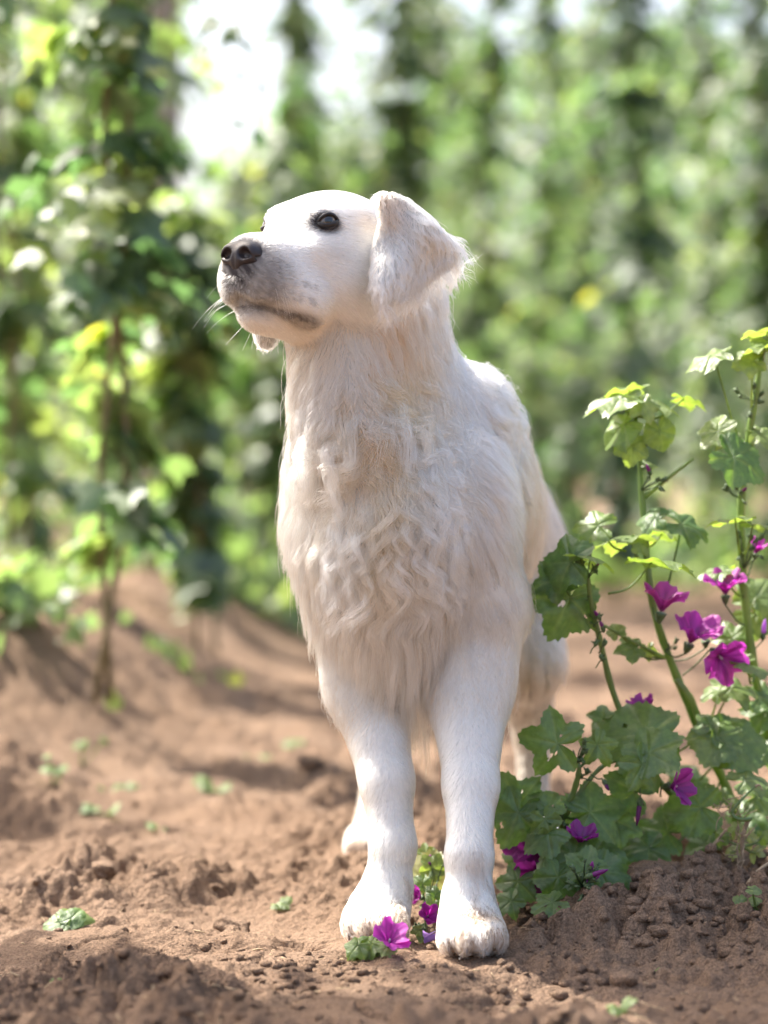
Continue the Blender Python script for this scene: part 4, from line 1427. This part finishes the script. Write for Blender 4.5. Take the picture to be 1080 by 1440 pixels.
LV = [  # px, py, d, size, normal, tip angle, tint, stem point, options
    (856, 563, 2.86, 84, (-0.15, -0.34, 1.0), 172, 0.66, (893, 588, 2.87), {}),
    (872, 549, 2.90, 66, (-0.1, 0.25, 1.0), 150, 0.70, (893, 586, 2.88), {}),
    (908, 575, 2.84, 46, (0.2, -0.9, 0.7), -75, 0.82, (893, 586, 2.87), {}),
    (932, 568, 2.87, 62, (0.25, -0.30, 1.0), 5, 0.68, (893, 586, 2.87), {}),
    (972, 562, 2.88, 50, (0.15, 0.30, 1.0), 4, 0.62, (893, 586, 2.87), {}),
    (867, 606, 2.86, 66, (-0.5, -0.62, 0.55), 200, 0.62, (896, 610, 2.88), {}),
    (888, 636, 2.86, 46, (0.1, -0.95, 0.2), 262, 0.64, (897, 625, 2.88), {}),
    (930, 614, 2.86, 46, (0.2, -0.95, 0.15), 285, 0.60, (897, 625, 2.88), dict(depth=0.2)),
    (914, 652, 2.88, 26, (0.1, -0.4, 1.0), 10, 0.66, (900, 660, 2.88), {}),
    (830, 738, 2.84, 60, (-0.15, -0.75, 0.65), 160, 0.55, (880, 775, 2.88), {}),
    (868, 757, 2.87, 96, (0.05, 0.18, 1.0), 185, 0.66, (903, 790, 2.88), {}),
    (913, 728, 2.86, 50, (-0.3, -0.7, 0.75), 155, 0.28, (906, 742, 2.88), {}),
    (972, 741, 2.86, 70, (0.3, -0.55, 0.8), -8, 0.30, (935, 848, 2.88), {}),
    (936, 792, 2.80, 96, (0.1, 0.10, 1.0), -2, 0.62, (855, 835, 2.80), dict(depth=0.25)),
    (902, 764, 2.84, 38, (0.2, -0.7, 0.6), 30, 0.70, (906, 770, 2.88), {}),
    (940, 752, 2.89, 45, (0.2, 0.2, 1.0), 10, 0.62, (906, 770, 2.88), {}),
    (832, 784, 2.78, 74, (0.1, 0.14, 1.0), 350, 0.64, (826, 815, 2.79), dict(holes=3)),
    (788, 790, 2.78, 80, (-0.4, -0.75, 0.3), 170, 0.24, (826, 815, 2.79), {}),
    (772, 818, 2.80, 64, (-0.3, -0.9, 0.3), 200, 0.14, (836, 870, 2.81), {}),
    (794, 858, 2.80, 94, (0.15, -0.95, 0.28), 245, 0.20, (838, 880, 2.81), dict(holes=2, depth=0.22)),
    (884, 912, 2.86, 44, (0.3, -0.7, 0.6), 200, 0.42, (935, 925, 2.89), {}),
    (912, 918, 2.88, 26, (0.1, -0.9, 0.2), 280, 0.68, (935, 925, 2.89), {}),
    (866, 885, 2.86, 28, (-0.1, -0.8, 0.5), 110, 0.72, (935, 925, 2.89), {}),
    # middle tier
    (887, 1034, 2.80, 120, (-0.05, -0.80, 0.66), 175, 0.44, (985, 1035, 2.92), dict(holes=2, depth=0.25)),
    (850, 1030, 2.84, 62, (-0.2, -0.8, 0.6), 120, 0.30, (900, 1065, 2.86), {}),
    (848, 1003, 2.88, 44, (0.0, -0.8, 0.5), 90, 0.30, (870, 1000, 2.85), {}),
    (926, 1050, 2.76, 84, (-0.35, -0.72, 0.55), 35, 0.52, (878, 1070, 2.80), {}),
    (912, 1086, 2.75, 70, (0.25, -0.85, 0.35), -55, 0.40, (878, 1070, 2.80), {}),
    (880, 1106, 2.80, 72, (0.1, -0.95, 0.2), 150, 0.26, (925, 1090, 2.87), {}),
    (924, 1166, 2.86, 74, (0.05, -0.8, 0.45), 160, 0.34, (985, 1150, 2.90), {}),
    (970, 1136, 2.84, 78, (0.05, -0.9, 0.35), 180, 0.38, (1012, 1100, 2.94), dict(depth=0.15)),
    (900, 1195, 2.82, 70, (0.0, -0.7, 0.7), 200, 0.26, (985, 1150, 2.90), {}),
    (1010, 1018, 2.86, 64, (0.1, -0.7, 0.7), 60, 0.60, (985, 1035, 2.92), {}),
    (1004, 1048, 2.84, 74, (0.0, -0.8, 0.6), 250, 0.62, (1000, 1050, 2.92), dict(depth=0.2)),
    (1044, 1042, 2.86, 92, (0.2, -0.78, 0.6), 20, 0.44, (1000, 1050, 2.92), dict(depth=0.2)),
    (1018, 1120, 2.90, 40, (0.1, -0.7, 0.6), 80, 0.60, (1020, 1112, 2.95), {}),
    (1058, 1096, 2.82, 58, (0.0, -0.55, 0.85), 30, 0.70, (1030, 1130, 2.95), dict(depth=0.2)),
    (1040, 968, 2.88, 66, (0.1, -0.55, 0.85), 15, 0.68, (985, 1030, 2.92), {}),
    (1005, 968, 2.90, 48, (-0.2, -0.5, 0.8), 120, 0.66, (985, 1030, 2.92), {}),
    (1075, 1120, 2.90, 60, (0.0, -0.8, 0.6), 10, 0.5, (1040, 1150, 2.96), {}),
    (1045, 1145, 2.98, 60, (-0.1, -0.7, 0.6), 160, 0.3, (1040, 1170, 2.97), {}),
    (1078, 1170, 2.98, 66, (0.2, -0.7, 0.6), 10, 0.35, (1045, 1180, 2.97), {}),
    (985, 1180, 3.00, 56, (0.0, -0.8, 0.5), 130, 0.28, (1040, 1180, 2.97), {}),
    (960, 1090, 3.00, 60, (0.2, -0.7, 0.6), 130, 0.36, (1000, 1080, 2.95), {}),
]
def leaves(root, L):
    for px, py, d, s, n, an, ti, at, kw in L:
        put_leaf(root, px, py, d, s, n, an, ti, W(*at), **kw)
leaves(MAL, LV)
FLW = [(930, 860, 2.84, (0.15, -0.25, 0.9), 44, 0.55, 0.70, (917, 850, 2.88)), (970, 904, 2.85, (0.30, -0.35, 0.85), 44, 0.46, 0.72, (935, 915, 2.89)),
       (1008, 920, 2.86, (0.35, -0.75, -0.35), 44, 0.46, 0.80, (960, 950, 2.9)),
       (942, 1106, 2.78, (0.75, -0.62, 0.12), 36, 0.30, 0.72, (930, 1120, 2.88)), (905, 1012, 2.86, (-0.2, -0.2, 0.95), 34, 0.25, 0.5, (935, 1035, 2.92))]
for px, py, d, ax, s, ti, op, at in FLW:
    flower(MAL, W(px, py, d), ax, s * d / 3400, ti, op, at=W(*at))
bud_cluster(MAL, 828, 800, 2.78, 9, 22, W(826, 815, 2.79), 0.0050, 1)
for px, py in ((842, 868), (848, 884), (838, 905), (846, 925), (850, 905), (829, 838)): bud(MAL, W(px, py, 2.80), (mr.normal(0, .5), -0.3, 1), 0.0048, purple=0.5 if py in (884, 868) else 0, at=W(px - 8, py + 14, 2.81))
bud_cluster(MAL, 920, 672, 2.86, 6, 16, W(900, 690, 2.88), 0.0048, 1)
bud_cluster(MAL, 897, 630, 2.88, 6, 16, W(897, 640, 2.88), 0.0042, 0)
bud_cluster(MAL, 945, 905, 2.89, 4, 14, W(935, 915, 2.89), 0.0042, 0)
stem(MAL, [(905, 700, 2.88), (945, 668, 2.87), (975, 645, 2.86)], 0.0022, 0.0013, 0.6, 'side_shoot')
stem(MAL, [(935, 925, 2.89), (895, 905, 2.87), (850, 880, 2.85)], 0.0020, 0.0012, 0.6, 'side_shoot')
bud(MAL, W(900, 1128, 2.78), (-0.15, -0.1, -1), 0.006, purple=2.2, at=W(905, 1090, 2.82), name='faded_flower', tip=0.02)
bud(MAL, W(1046, 1060, 2.86), (-0.05, -0.1, -1), 0.0055, purple=1.8, at=W(1040, 1035, 2.9), name='faded_flower', tip=0.86)

# ---- second mallow at the picture's edge ----------------------------------------------------------------
b2 = np.array([W(1092, 1190, 3.0)[0], 0.3, 0]); b2[2] = gh(b2[0], b2[1])
MAL2 = thing('mallow', 'tall mallow cut off by the right edge, one flower high on its stem', 'mallow', b2, 'mallows in flower')
stem(MAL2, [(1098, 1195, 3.0), (1086, 1060, 2.96), (1060, 940, 2.92), (1046, 820, 2.90), (1042, 720, 2.88), (1052, 620, 2.87), (1064, 550, 2.86), (1070, 500, 2.86)], 0.0055, 0.0022, 0.55)
leaves(MAL2, [
    (990, 502, 2.84, 70, (-0.25, -0.35, 0.95), 165, 0.62, (1060, 655, 2.87), {}),
    (1050, 508, 2.84, 46, (0.1, -0.8, 0.6), 195, 0.74, (1060, 640, 2.87), {}),
    (1062, 490, 2.84, 64, (-0.05, 0.12, 1.0), 175, 0.66, (1070, 520, 2.86), {}),
    (1068, 466, 2.86, 60, (0.0, 0.15, 1.0), 150, 0.68, (1070, 505, 2.86), {}),
    (1090, 480, 2.86, 70, (0.1, -0.3, 1.0), 20, 0.62, (1070, 505, 2.86), {}),
    (1000, 604, 2.85, 58, (-0.4, -0.75, 0.55), 150, 0.74, (1050, 640, 2.87), {}),
    (1022, 622, 2.85, 40, (-0.2, -0.5, 0.8), 200, 0.72, (1050, 640, 2.87), {}),
    (1046, 652, 2.82, 84, (0.30, -0.75, 0.50), -32, 0.32, (1048, 640, 2.87), dict(depth=0.2)),
    (1078, 610, 2.86, 50, (0.1, -0.6, 0.8), 10, 0.74, (1056, 600, 2.87), {}),
    (1020, 730, 2.84, 70, (-0.05, 0.10, 1.0), 175, 0.66, (1042, 780, 2.89), dict(depth=0.2)),
    (1070, 738, 2.84, 56, (0.1, 0.10, 1.0), 5, 0.66, (1044, 780, 2.89), {}),
    (1005, 803, 2.88, 56, (-0.1, -0.25, 1.0), 190, 0.52, (1046, 840, 2.90), {}),
    (1045, 812, 2.90, 40, (0.0, -0.3, 1.0), 20, 0.6, (1048, 840, 2.90), {}),
    (1070, 830, 2.94, 70, (0.1, -0.8, 0.5), 60, 0.70, (1050, 860, 2.91), {}),
    (1075, 870, 2.94, 70, (0.1, -0.8, 0.5), -40, 0.62, (1055, 900, 2.92), {}),
    (1026, 890, 2.92, 50, (-0.1, -0.8, 0.4), 110, 0.50, (1058, 920, 2.92), {}),
    (1064, 938, 2.84, 62, (0.15, -0.15, 1.0), 5, 0.66, (1062, 950, 2.92), dict(depth=0.25)),
    (1035, 930, 2.88, 42, (-0.2, -0.6, 0.7), 150, 0.60, (1062, 950, 2.92), {}),
    (1080, 980, 2.92, 60, (0.1, -0.7, 0.7), 20, 0.45, (1068, 980, 2.94), {}),
    (1072, 1010, 2.92, 66, (0.0, -0.8, 0.5), 240, 0.34, (1075, 1000, 2.94), {}),
    (1090, 1050, 2.94, 70, (0.0, -0.8, 0.6), 10, 0.4, (1084, 1050, 2.96), {}),
])
flower(MAL, W(992, 900, 2.88), (-0.1, -0.5, 0.75), 36 * 2.88 / 3400, 0.46, 0.75, at=W(940, 930, 2.9))
flower(MAL2, W(1020, 836, 2.86), (-0.05, -0.25, 0.95), 38 * 2.86 / 3400, 0.38, 0.8, at=W(1050, 880, 2.91))
flower(MAL2, W(1062, 778, 2.9), (0.2, -0.5, 0.8), 22 * 2.86 / 3400, 0.40, 0.5, at=W(1046, 820, 2.90))
bud_cluster(MAL2, 1052, 765, 2.87, 9, 26, W(1046, 800, 2.89), 0.0046, 0)
bud_cluster(MAL2, 1056, 560, 2.86, 8, 24, W(1062, 565, 2.86), 0.0046, 0)
bud_cluster(MAL2, 1036, 690, 2.86, 5, 20, W(1043, 700, 2.88), 0.0044, 1)
bud(MAL2, W(1073, 895, 2.9), (0.1, -0.1, 1), 0.0058, purple=1.6, at=W(1060, 915, 2.92), name='faded_flower', tip=0.84)

# ---- low mallow sprawling by the dog's foot ---------------------------------------------------------------
b3 = np.array([W(800, 1190, 2.84)[0], 0.12, 0]); b3[2] = gh(b3[0], b3[1])
MAL3 = thing('mallow', 'low sprawling mallow with dark holed leaves close beside the dog\'s forepaw', 'mallow', b3, 'mallows in flower')
stem(MAL3, [(800, 1215, 2.84), (790, 1150, 2.78), (806, 1115, 2.77), (814, 1085, 2.76), (812, 1070, 2.76)], 0.0036, 0.0020, 0.5)
stem(MAL3, [(792, 1150, 2.78), (822, 1105, 2.78), (850, 1076, 2.79), (880, 1068, 2.80)], 0.0026, 0.0014, 0.45)
stem(MAL3, [(800, 1215, 2.84), (770, 1165, 2.78), (755, 1150, 2.77)], 0.0030, 0.0016, 0.5)
stem(MAL3, [(800, 1215, 2.84), (850, 1170, 2.80), (890, 1150, 2.82)], 0.0026, 0.0014, 0.5)
leaves(MAL3, [
    (766, 1042, 2.74, 92, (-0.10, -0.98, 0.12), 168, 0.34, (810, 1072, 2.76), dict(holes=4, depth=0.42)),
    (720, 1118, 2.76, 84, (-0.25, -0.93, 0.15), 120, 0.26, (760, 1150, 2.77), dict(holes=2, depth=0.35)),
    (722, 1158, 2.74, 84, (-0.10, -0.95, 0.25), 245, 0.22, (760, 1150, 2.77), dict(holes=2, depth=0.25)),
    (762, 1130, 2.74, 56, (0.1, -0.85, 0.45), 130, 0.46, (790, 1148, 2.78), dict(holes=3)),
    (770, 1160, 2.72, 46, (0.1, -0.9, 0.3), 290, 0.48, (790, 1148, 2.78), dict(holes=2)),
    (846, 1056, 2.76, 54, (0.1, -0.9, 0.35), 300, 0.42, (815, 1080, 2.76), dict(depth=0.45)),
    (846, 1138, 2.77, 92, (0.15, -0.85, 0.45), 20, 0.34, (795, 1150, 2.78), dict(depth=0.42)),
    (822, 1148, 2.80, 70, (-0.05, -0.85, 0.45), 200, 0.36, (795, 1150, 2.78), {}),
    (880, 1160, 2.80, 66, (0.2, -0.8, 0.45), -20, 0.30, (850, 1170, 2.80), {}),
    (760, 1178, 2.72, 66, (-0.25, -0.75, 0.6), 215, 0.40, (790, 1165, 2.79), {}),
    (790, 1212, 2.72, 92, (-0.15, -0.72, 0.70), 215, 0.32, (815, 1195, 2.80), dict(depth=0.2)),
    (850, 1206, 2.76, 84, (0.15, -0.70, 0.65), -10, 0.30, (815, 1195, 2.80), dict(depth=0.25)),
    (826, 1212, 2.69, 60, (0.05, -0.92, 0.35), 75, 0.44, (820, 1240, 2.72), dict(holes=6, depth=0.45)),
    (852, 1240, 2.70, 76, (0.2, -0.85, 0.5), -70, 0.30, (830, 1205, 2.78), dict(depth=0.22)),
    (880, 1248, 2.74, 54, (0.3, -0.6, 0.6), -50, 0.20, (840, 1215, 2.80), {}),
    (780, 1245, 2.70, 64, (-0.1, -0.9, 0.25), 250, 0.24, (800, 1215, 2.80), {}),
    (768, 1272, 2.66, 52, (-0.1, -0.55, 0.85), 215, 0.46, (805, 1245, 2.72), dict(holes=3)),
    (724, 1250, 2.74, 60, (-0.2, -0.8, 0.4), 250, 0.22, (780, 1215, 2.82), {}),
    (712, 1272, 2.72, 44, (-0.2, -0.7, 0.5), 220, 0.26, (770, 1225, 2.82), {}),
    (730, 1205, 2.80, 60, (-0.1, -0.85, 0.4), 160, 0.26, (790, 1200, 2.84), {}),
    (765, 1220, 2.84, 70, (0.0, -0.85, 0.4), 160, 0.18, (795, 1210, 2.84), {}),
    (880, 1195, 2.88, 80, (0.1, -0.8, 0.4), 30, 0.22, (810, 1210, 2.84), {}),
    (830, 1180, 2.90, 80, (0.1, -0.8, 0.4), 80, 0.20, (805, 1205, 2.84), {}),
    (750, 1240, 2.88, 70, (0.0, -0.85, 0.3), 120, 0.16, (795, 1210, 2.84), {}),
])
bud_cluster(MAL3, 814, 1062, 2.75, 11, 19, W(812, 1072, 2.76), 0.0042, 0)
bud_cluster(MAL3, 822, 1090, 2.76, 4, 10, W(815, 1095, 2.77), 0.0040, 0)
bud_cluster(MAL3, 785, 1140, 2.76, 10, 22, W(792, 1150, 2.78), 0.0040, 0)
bud_cluster(MAL3, 820, 1240, 2.66, 22, 26, W(822, 1250, 2.70), 0.0042, 5)
bud(MAL3, W(850, 1100, 2.76), (0.3, -0.3, -0.6), 0.0048, purple=0.7, at=W(830, 1088, 2.77), tip=0.05)
for px, py, d, ax, s, ti, op in ((760, 1198, 2.79, (-0.1, -0.9, -0.2), 40, 0.12, 1.0), (752, 1222, 2.77, (-0.2, -0.8, -0.4), 36, 0.18, 0.9), (816, 1188, 2.74, (0.1, -0.4, 0.9), 32, 0.16, 0.7),
                                 (735, 1190, 2.80, (-0.3, -0.6, 0.3), 30, 0.14, 0.8), (750, 1245, 2.78, (-0.2, -0.8, 0.1), 22, 0.3, 0.7)):
    flower(MAL3, W(px, py, d), ax, s * d / 3400, ti, op, at=W(790, 1195, 2.83))
bud(MAL3, W(829, 1232, 2.65), (0.9, -0.2, 0.35), 0.006, purple=1.6, at=W(815, 1245, 2.7), name='closing_flower', tip=0.10)
# ================================================================== what lies on the soil
def on_ground(px, py):
    """the place on the soil seen at this spot of the photograph"""
    d = 0.5 * 3400 / (py - 680)
    for _ in range(6):
        p = W(px, py, d)
        d += (p[2] - gh(p[0], p[1])) * 1.2 * d / 0.5 * 0.5
    p = W(px, py, d); p[2] = gh(p[0], p[1])
    return p, d


# plucked flower before the paw
p, d = on_ground(540, 1345)
PF = thing('plucked_flower', 'plucked magenta mallow flower with crumpled leaves lying before the paws', 'flower', p, )
flower(PF, p + (0.004, 0.0, 0.012), (0.25, -0.55, 0.75), 0.027, 0.45, 0.75, at=p + (-0.03, 0.01, 0.004))
for ox, oy, s, n, an, ti in ((-0.020, 0.004, 0.034, (-0.3, -0.6, 0.7), 200, 0.56), (-0.034, 0.012, 0.030, (-0.4, -0.5, 0.8), 170, 0.45), (-0.030, -0.006, 0.026, (0.1, -0.6, 0.8), 240, 0.50),
                             (-0.010, 0.012, 0.030, (0.2, -0.7, 0.7), 110, 0.70), (0.006, -0.014, 0.020, (0.1, -0.4, 0.9), 280, 0.62), (-0.022, 0.018, 0.03, (-0.1, -0.7, 0.7), 100, 0.66)):
    c = p + np.array([ox, oy, 0.010])
    q = c - CAM; dd = q[1]
    put_leaf(PF, 540 + q[0] * 3400 / dd, 720 - 3400 * ((q[2] / dd) + math.tan(TILT)) / (1 - (q[2] / dd) * math.tan(TILT)), dd, s / dd * 3400, n, an, ti, at=p + (-0.015, 0.008, 0.006), holes=0, curl=0.5, depth=0.3)

# scraps between the paws
p, d = on_ground(604, 1262)
WL = thing('wilted_leaf', 'pale wilted mallow leaf standing upright between the two forelegs', 'leaf', p)
put_leaf(WL, 604, 1226, 2.80, 70, (-0.15, -0.95, 0.15), 80, 0.93, at=p, depth=0.15, holes=3, name='blade')
p, d = on_ground(600, 1300)
SC = thing('torn_mallow_sprig', 'torn mallow sprig with small buds and a magenta flower between the forepaws', 'sprig', p)
flower(SC, W(600, 1290, 2.70), (0.2, -0.7, 0.4), 0.019, 0.35, 0.6, at=p)
flower(SC, W(592, 1262, 2.76), (-0.5, -0.6, 0.3), 0.018, 0.22, 0.5, at=p)
for px, py, s, n, an, ti in ((606, 1272, 30, (0.1, -0.95, 0.2), 100, 0.40), (590, 1240, 26, (0, -0.9, 0.3), 140, 0.34), (612, 1215, 40, (0.2, -0.9, 0.3), 60, 0.66), (598, 1195, 26, (0, -0.9, 0.3), 100, 0.7), (585, 1308, 20, (0, -0.6, 0.8), 200, 0.72), (596, 1320, 18, (0, -0.6, 0.8), 300, 0.7), (612, 1255, 24, (0, -0.9, 0.2), 90, 0.2)):
    put_leaf(SC, px, py, 2.74 - (py - 1260) * 0.0012, s, n, an, ti, at=p + (0, 0, 0.01))
bud_cluster(SC, 592, 1300, 2.70, 8, 14, p + np.array([0, 0, 0.004]), 0.0036, 0)
bud_cluster(SC, 612, 1218, 2.80, 5, 16, p + np.array([0, 0, 0.02]), 0.0045, 3)
p, d = on_ground(597, 1332)
PL = thing('faded_petal', 'faded lavender petal lying in the sun between the forepaws', 'petal', p)
mb = MB()
for k in range(3):
    a = k * 0.9 - 0.6
    V = np.array([p + np.array([math.cos(a) * s * 0.016 - math.sin(a) * q * 0.006 * (0.4 + s), -0.5 * s * 0.012, 0.004 + s * 0.006 + 0.004 * q * q + 0.003 * k]) for s in np.linspace(0, 1, 5) for q in np.linspace(-1, 1, 5)])
    mb.add(V, [(i * 5 + j, i * 5 + j + 1, i * 5 + j + 6, i * 5 + j + 5) for i in range(4) for j in range(4)], vein=0.1, tint=0.93)
mb.build('petal', M_PETAL, PL)

# leaf sprig in the sun at the left
p, d = on_ground(100, 1305)
SP = thing('leaf_sprig', 'wilting green leaf sprig lying alone on the sunlit soil', 'leaves', p)
for px, py, s, n, an, ti in ((116, 1297, 62, (0.15, -0.62, 0.75), 5, 0.62), (104, 1287, 34, (-0.1, -0.7, 0.6), 70, 0.45), (76, 1298, 40, (-0.1, -0.5, 0.85), 180, 0.64), (73, 1306, 34, (-0.1, -0.6, 0.8), 195, 0.50), (106, 1308, 30, (0.1, -0.5, 0.85), -20, 0.6)):
    put_leaf(SP, px, py, d, s, n, an, ti, at=p + (-0.005, 0, 0.008), lobes=3, depth=0.05, curl=0.35)

# withered stalk by the mallow
p, d = on_ground(1030, 1205)
WS = thing('withered_stalk', 'withered bent mallow stalk with dry scraps standing before the flowers', 'stalk', p)
def dead(pts, r0, r1, name='stalk'):
    q = bez(*[W(*a) for a in pts], n=5 * len(pts)); v, f = tube(q, np.linspace(r0, r1, len(q)), 6); return mesh_obj(name, v, f, M_DEAD, WS)
def green(pts, r0, r1):
    q = bez(*[W(*a) for a in pts], n=5 * len(pts)); v, f = tube(q, np.linspace(r0, r1, len(q)), 7)
    mesh_obj('shoot', v, f, M_STEM, WS, attrs={'tint': np.full(len(v), 0.55), 'vein': np.zeros(len(v))})
green([(1055, 1152, 2.78), (1038, 1152, 2.76), (1030, 1142, 2.76), (1045, 1122, 2.76), (1062, 1106, 2.77)], 0.0026, 0.0012)
dead([(1044, 1215, 2.78), (1044, 1180, 2.78), (1052, 1152, 2.78)], 0.0022, 0.0028)
dead([(1062, 1106, 2.77), (1068, 1104, 2.77), (1072, 1112, 2.77)], 0.0018, 0.0006)
for k in range(46):
    a = mr.uniform(0, 6.28); L_ = mr.uniform(8, 30)
    x0, y0 = mr.choice([(1032, 1140), (1044, 1160), (1046, 1185), (1040, 1205), (1020, 1128)])
    x0 += mr.normal(0, 6); y0 += mr.normal(0, 8); dd = 2.77 + mr.normal(0, 0.015)
    dead([(x0, y0, dd), (x0 + L_ * 0.5 * math.cos(a) + mr.normal(0, 3), y0 - L_ * 0.5 * math.sin(a), dd), (x0 + L_ * math.cos(a), y0 - L_ * math.sin(a) + mr.normal(0, 4), dd + mr.normal(0, 0.008))], 0.0007, 0.0003, 'dry_scrap')
for px, py, s, ti in ((1012, 1180, 26, 0.72), (1050, 1180, 30, 0.9), (1030, 1195, 24, 0.92), (1060, 1195, 30, 0.88), (1072, 1180, 24, 0.6), (1035, 1168, 22, 0.85)):
    put_leaf(WS, px, py, 2.8, s, (mr.normal(0, .4), -0.8, 0.4), mr.uniform(0, 360), ti, at=W(1045, 1190, 2.79), curl=0.5)
# dry twig leaning on it
p, d = on_ground(985, 1215)
TW = thing('dry_twig', 'dry brown twig leaning in the soil in front of the withered stalk', 'twig', p)
q = bez(W(985, 1216, 2.80), W(1002, 1190, 2.79), W(1020, 1168, 2.79), W(1022, 1165, 2.79), n=10); v, f = tube(q, np.linspace(0.0022, 0.0010, len(q)), 6); mesh_obj('twig', v, f, M_DEAD, TW)
q = bez(W(1000, 1192, 2.79), W(1012, 1182, 2.78), W(1018, 1184, 2.78), n=8); v, f = tube(q, 0.0009, 6); mesh_obj('side_twig', v, f, M_DEAD, TW)
q = bez(W(1050, 1245, 2.72), W(1066, 1225, 2.73), W(1095, 1205, 2.75), n=8); v, f = tube(q, 0.002, 6)
p, d = on_ground(1050, 1245)
T2 = thing('dry_twig', 'short dry twig at the right edge above the tiny seedling', 'twig', p); mesh_obj('twig', v, f, M_DEAD, T2)

# seedlings and weeds
def weed(px, py, n, s, label, ti=0.6, spread=14, up=16, name='seedling', group='small weeds on the soil', lobes=3):
    p, d = on_ground(px, py)
    root = thing(name, label, 'weed', p, group)
    for i in range(n):
        ax = mr.normal(0, spread); ay = -abs(mr.normal(0, up * 0.5)) - 2
        put_leaf(root, px + ax, py + ay, d + mr.normal(0, 0.01), s * mr.uniform(0.7, 1.3), (mr.normal(0, .3), -0.45, 1.0), mr.uniform(0, 360), np.clip(ti + mr.normal(0, .06), 0, 0.85), at=p, lobes=lobes, depth=0.12, curl=0.35)


weed(1065, 1272, 3, 26, 'tiny green seedling at the right edge of the shaded soil', 0.62, 14, 20)
weed(392, 1275, 4, 16, 'tiny bright sprout in the sunlit crumbs before the forelegs', 0.66, 9, 8)
weed(128, 1142, 4, 18, 'flat clump of leaves on the soil beyond the shade band', 0.6, 22, 16)
weed(185, 1110, 3, 16, 'small leafy weed behind the flat clump', 0.6, 18, 12)
weed(290, 1112, 4, 22, 'yellowish small weed in the middle of the sunny strip', 0.68, 12, 12)
weed(78, 1105, 4, 18, 'upright weed on the foot of the soil ridge', 0.42, 12, 40)
weed(115, 1052, 3, 18, 'weed growing on the side of the soil ridge', 0.55, 16, 14)
weed(215, 1170, 3, 16, 'very small sprout beside the shade band', 0.5, 8, 8)
weed(876, 1425, 3, 18, 'sprout in the blurred sunny soil at the lower edge', 0.66, 8, 18)
weed(925, 1368, 2, 14, 'two leaf sprout on the sunny soil lower right', 0.6, 8, 5)
weed(85, 1382, 2, 12, 'green scrap of weed in the shade at lower left', 0.6, 6, 4)
weed(700, 1012, 3, 24, 'yellowish weed in the sunny lane beyond the dog', 0.68, 18, 10)
weed(340, 1070, 3, 22, 'small weed at the foot of the ridge beside the lane', 0.55, 14, 10)
weed(410, 1050, 3, 24, 'small green weed in the lane close behind the forelegs', 0.55, 14, 10)

# straw, bits of dry stalk and pale stones: too many to count
M_STRAW = plain_material('straw', (0.46, 0.34, 0.20), 0.8, 90, 0.3)
mb = MB()
for i in range(230):
    d = 2.2 + 2.0 * mr.random() ** 1.5; x = mr.uniform(-0.18, 0.18) * d; y = d - 2.7
    L_ = mr.uniform(0.004, 0.016) * (1 if mr.random() < 0.93 else 2.0); a = mr.uniform(0, 6.28)
    z = gh(x, y)
    e_ = np.array([math.cos(a), math.sin(a), mr.normal(0.1, 0.18)]) * L_ * 0.5
    p = np.array([x, y, z + 0.003])
    v, f = tube([p - e_, p + mr.normal(0, L_ * 0.06, 3), p + e_], mr.uniform(0.0003, 0.0008), 4); mb.add(v, f)
mb.build('straw_bits', M_STRAW)['kind'] = 'stuff'

# grass and low weeds at the feet of the hop rows
def tuft(px, py, d, n, h, w_, label, ti=0.62, name='grass_tuft'):
    X = (px - 540) * d / 3400; Y = d - 2.7
    p = np.array([X, Y, gh(X, Y)])
    root = thing(name, label, 'grass', p, 'grass tufts and weeds at the feet of the hops')
    B, T, N_, S_, Ti = [], [], [], [], []
    for i in range(n):
        bx, by = X + mr.normal(0, w_), Y + mr.normal(0, w_)
        B.append((bx, by, gh(bx, by) + h * mr.random() * 0.8)); T.append((mr.normal(0, .5), mr.normal(0, .5), mr.uniform(-0.1, 1.0)))
        N_.append(mr.normal(0, 1, 3) + np.array([0, 0, 0.6])); S_.append(mr.uniform(0.3, 0.8) * h * 0.55 + 0.02); Ti.append(np.clip(ti + mr.normal(0, .10), 0, 0.88))
    v, f, ti_ = leaf_cloud(np.array(B), np.array(T), np.array(N_), np.array(S_), np.array(Ti))
    mesh_obj('blades', v, f, M_HOP, root, smooth=False, attrs={'tint': ti_})['kind'] = 'stuff'


tuft(15, 885, 4.4, 90, 0.11, 0.07, 'bright grass tuft on the ridge at the left edge')
tuft(60, 850, 4.8, 30, 0.10, 0.05, 'leafy tuft around the foot of the nearest hop bine', 0.6)
tuft(300, 850, 7.4, 150, 0.20, 0.22, 'green weed patch in front of the dark hop bine', 0.62)
tuft(350, 840, 8.2, 110, 0.16, 0.22, 'green weed patch at the end of the lane behind the dog\'s chest', 0.66)
tuft(250, 905, 5.2, 24, 0.04, 0.06, 'low sparse tuft on the sunlit slope of the ridge', 0.66)
for i, (px, d) in enumerate(((640, 12.5), (840, 12.0), (930, 13.0), (1010, 12.0), (730, 12.0), (440, 11.0), (150, 7.5))):
    tuft(px, 800, d, 120, 0.28, 0.35, 'blurred weeds at the feet of the far hop rows', 0.58)
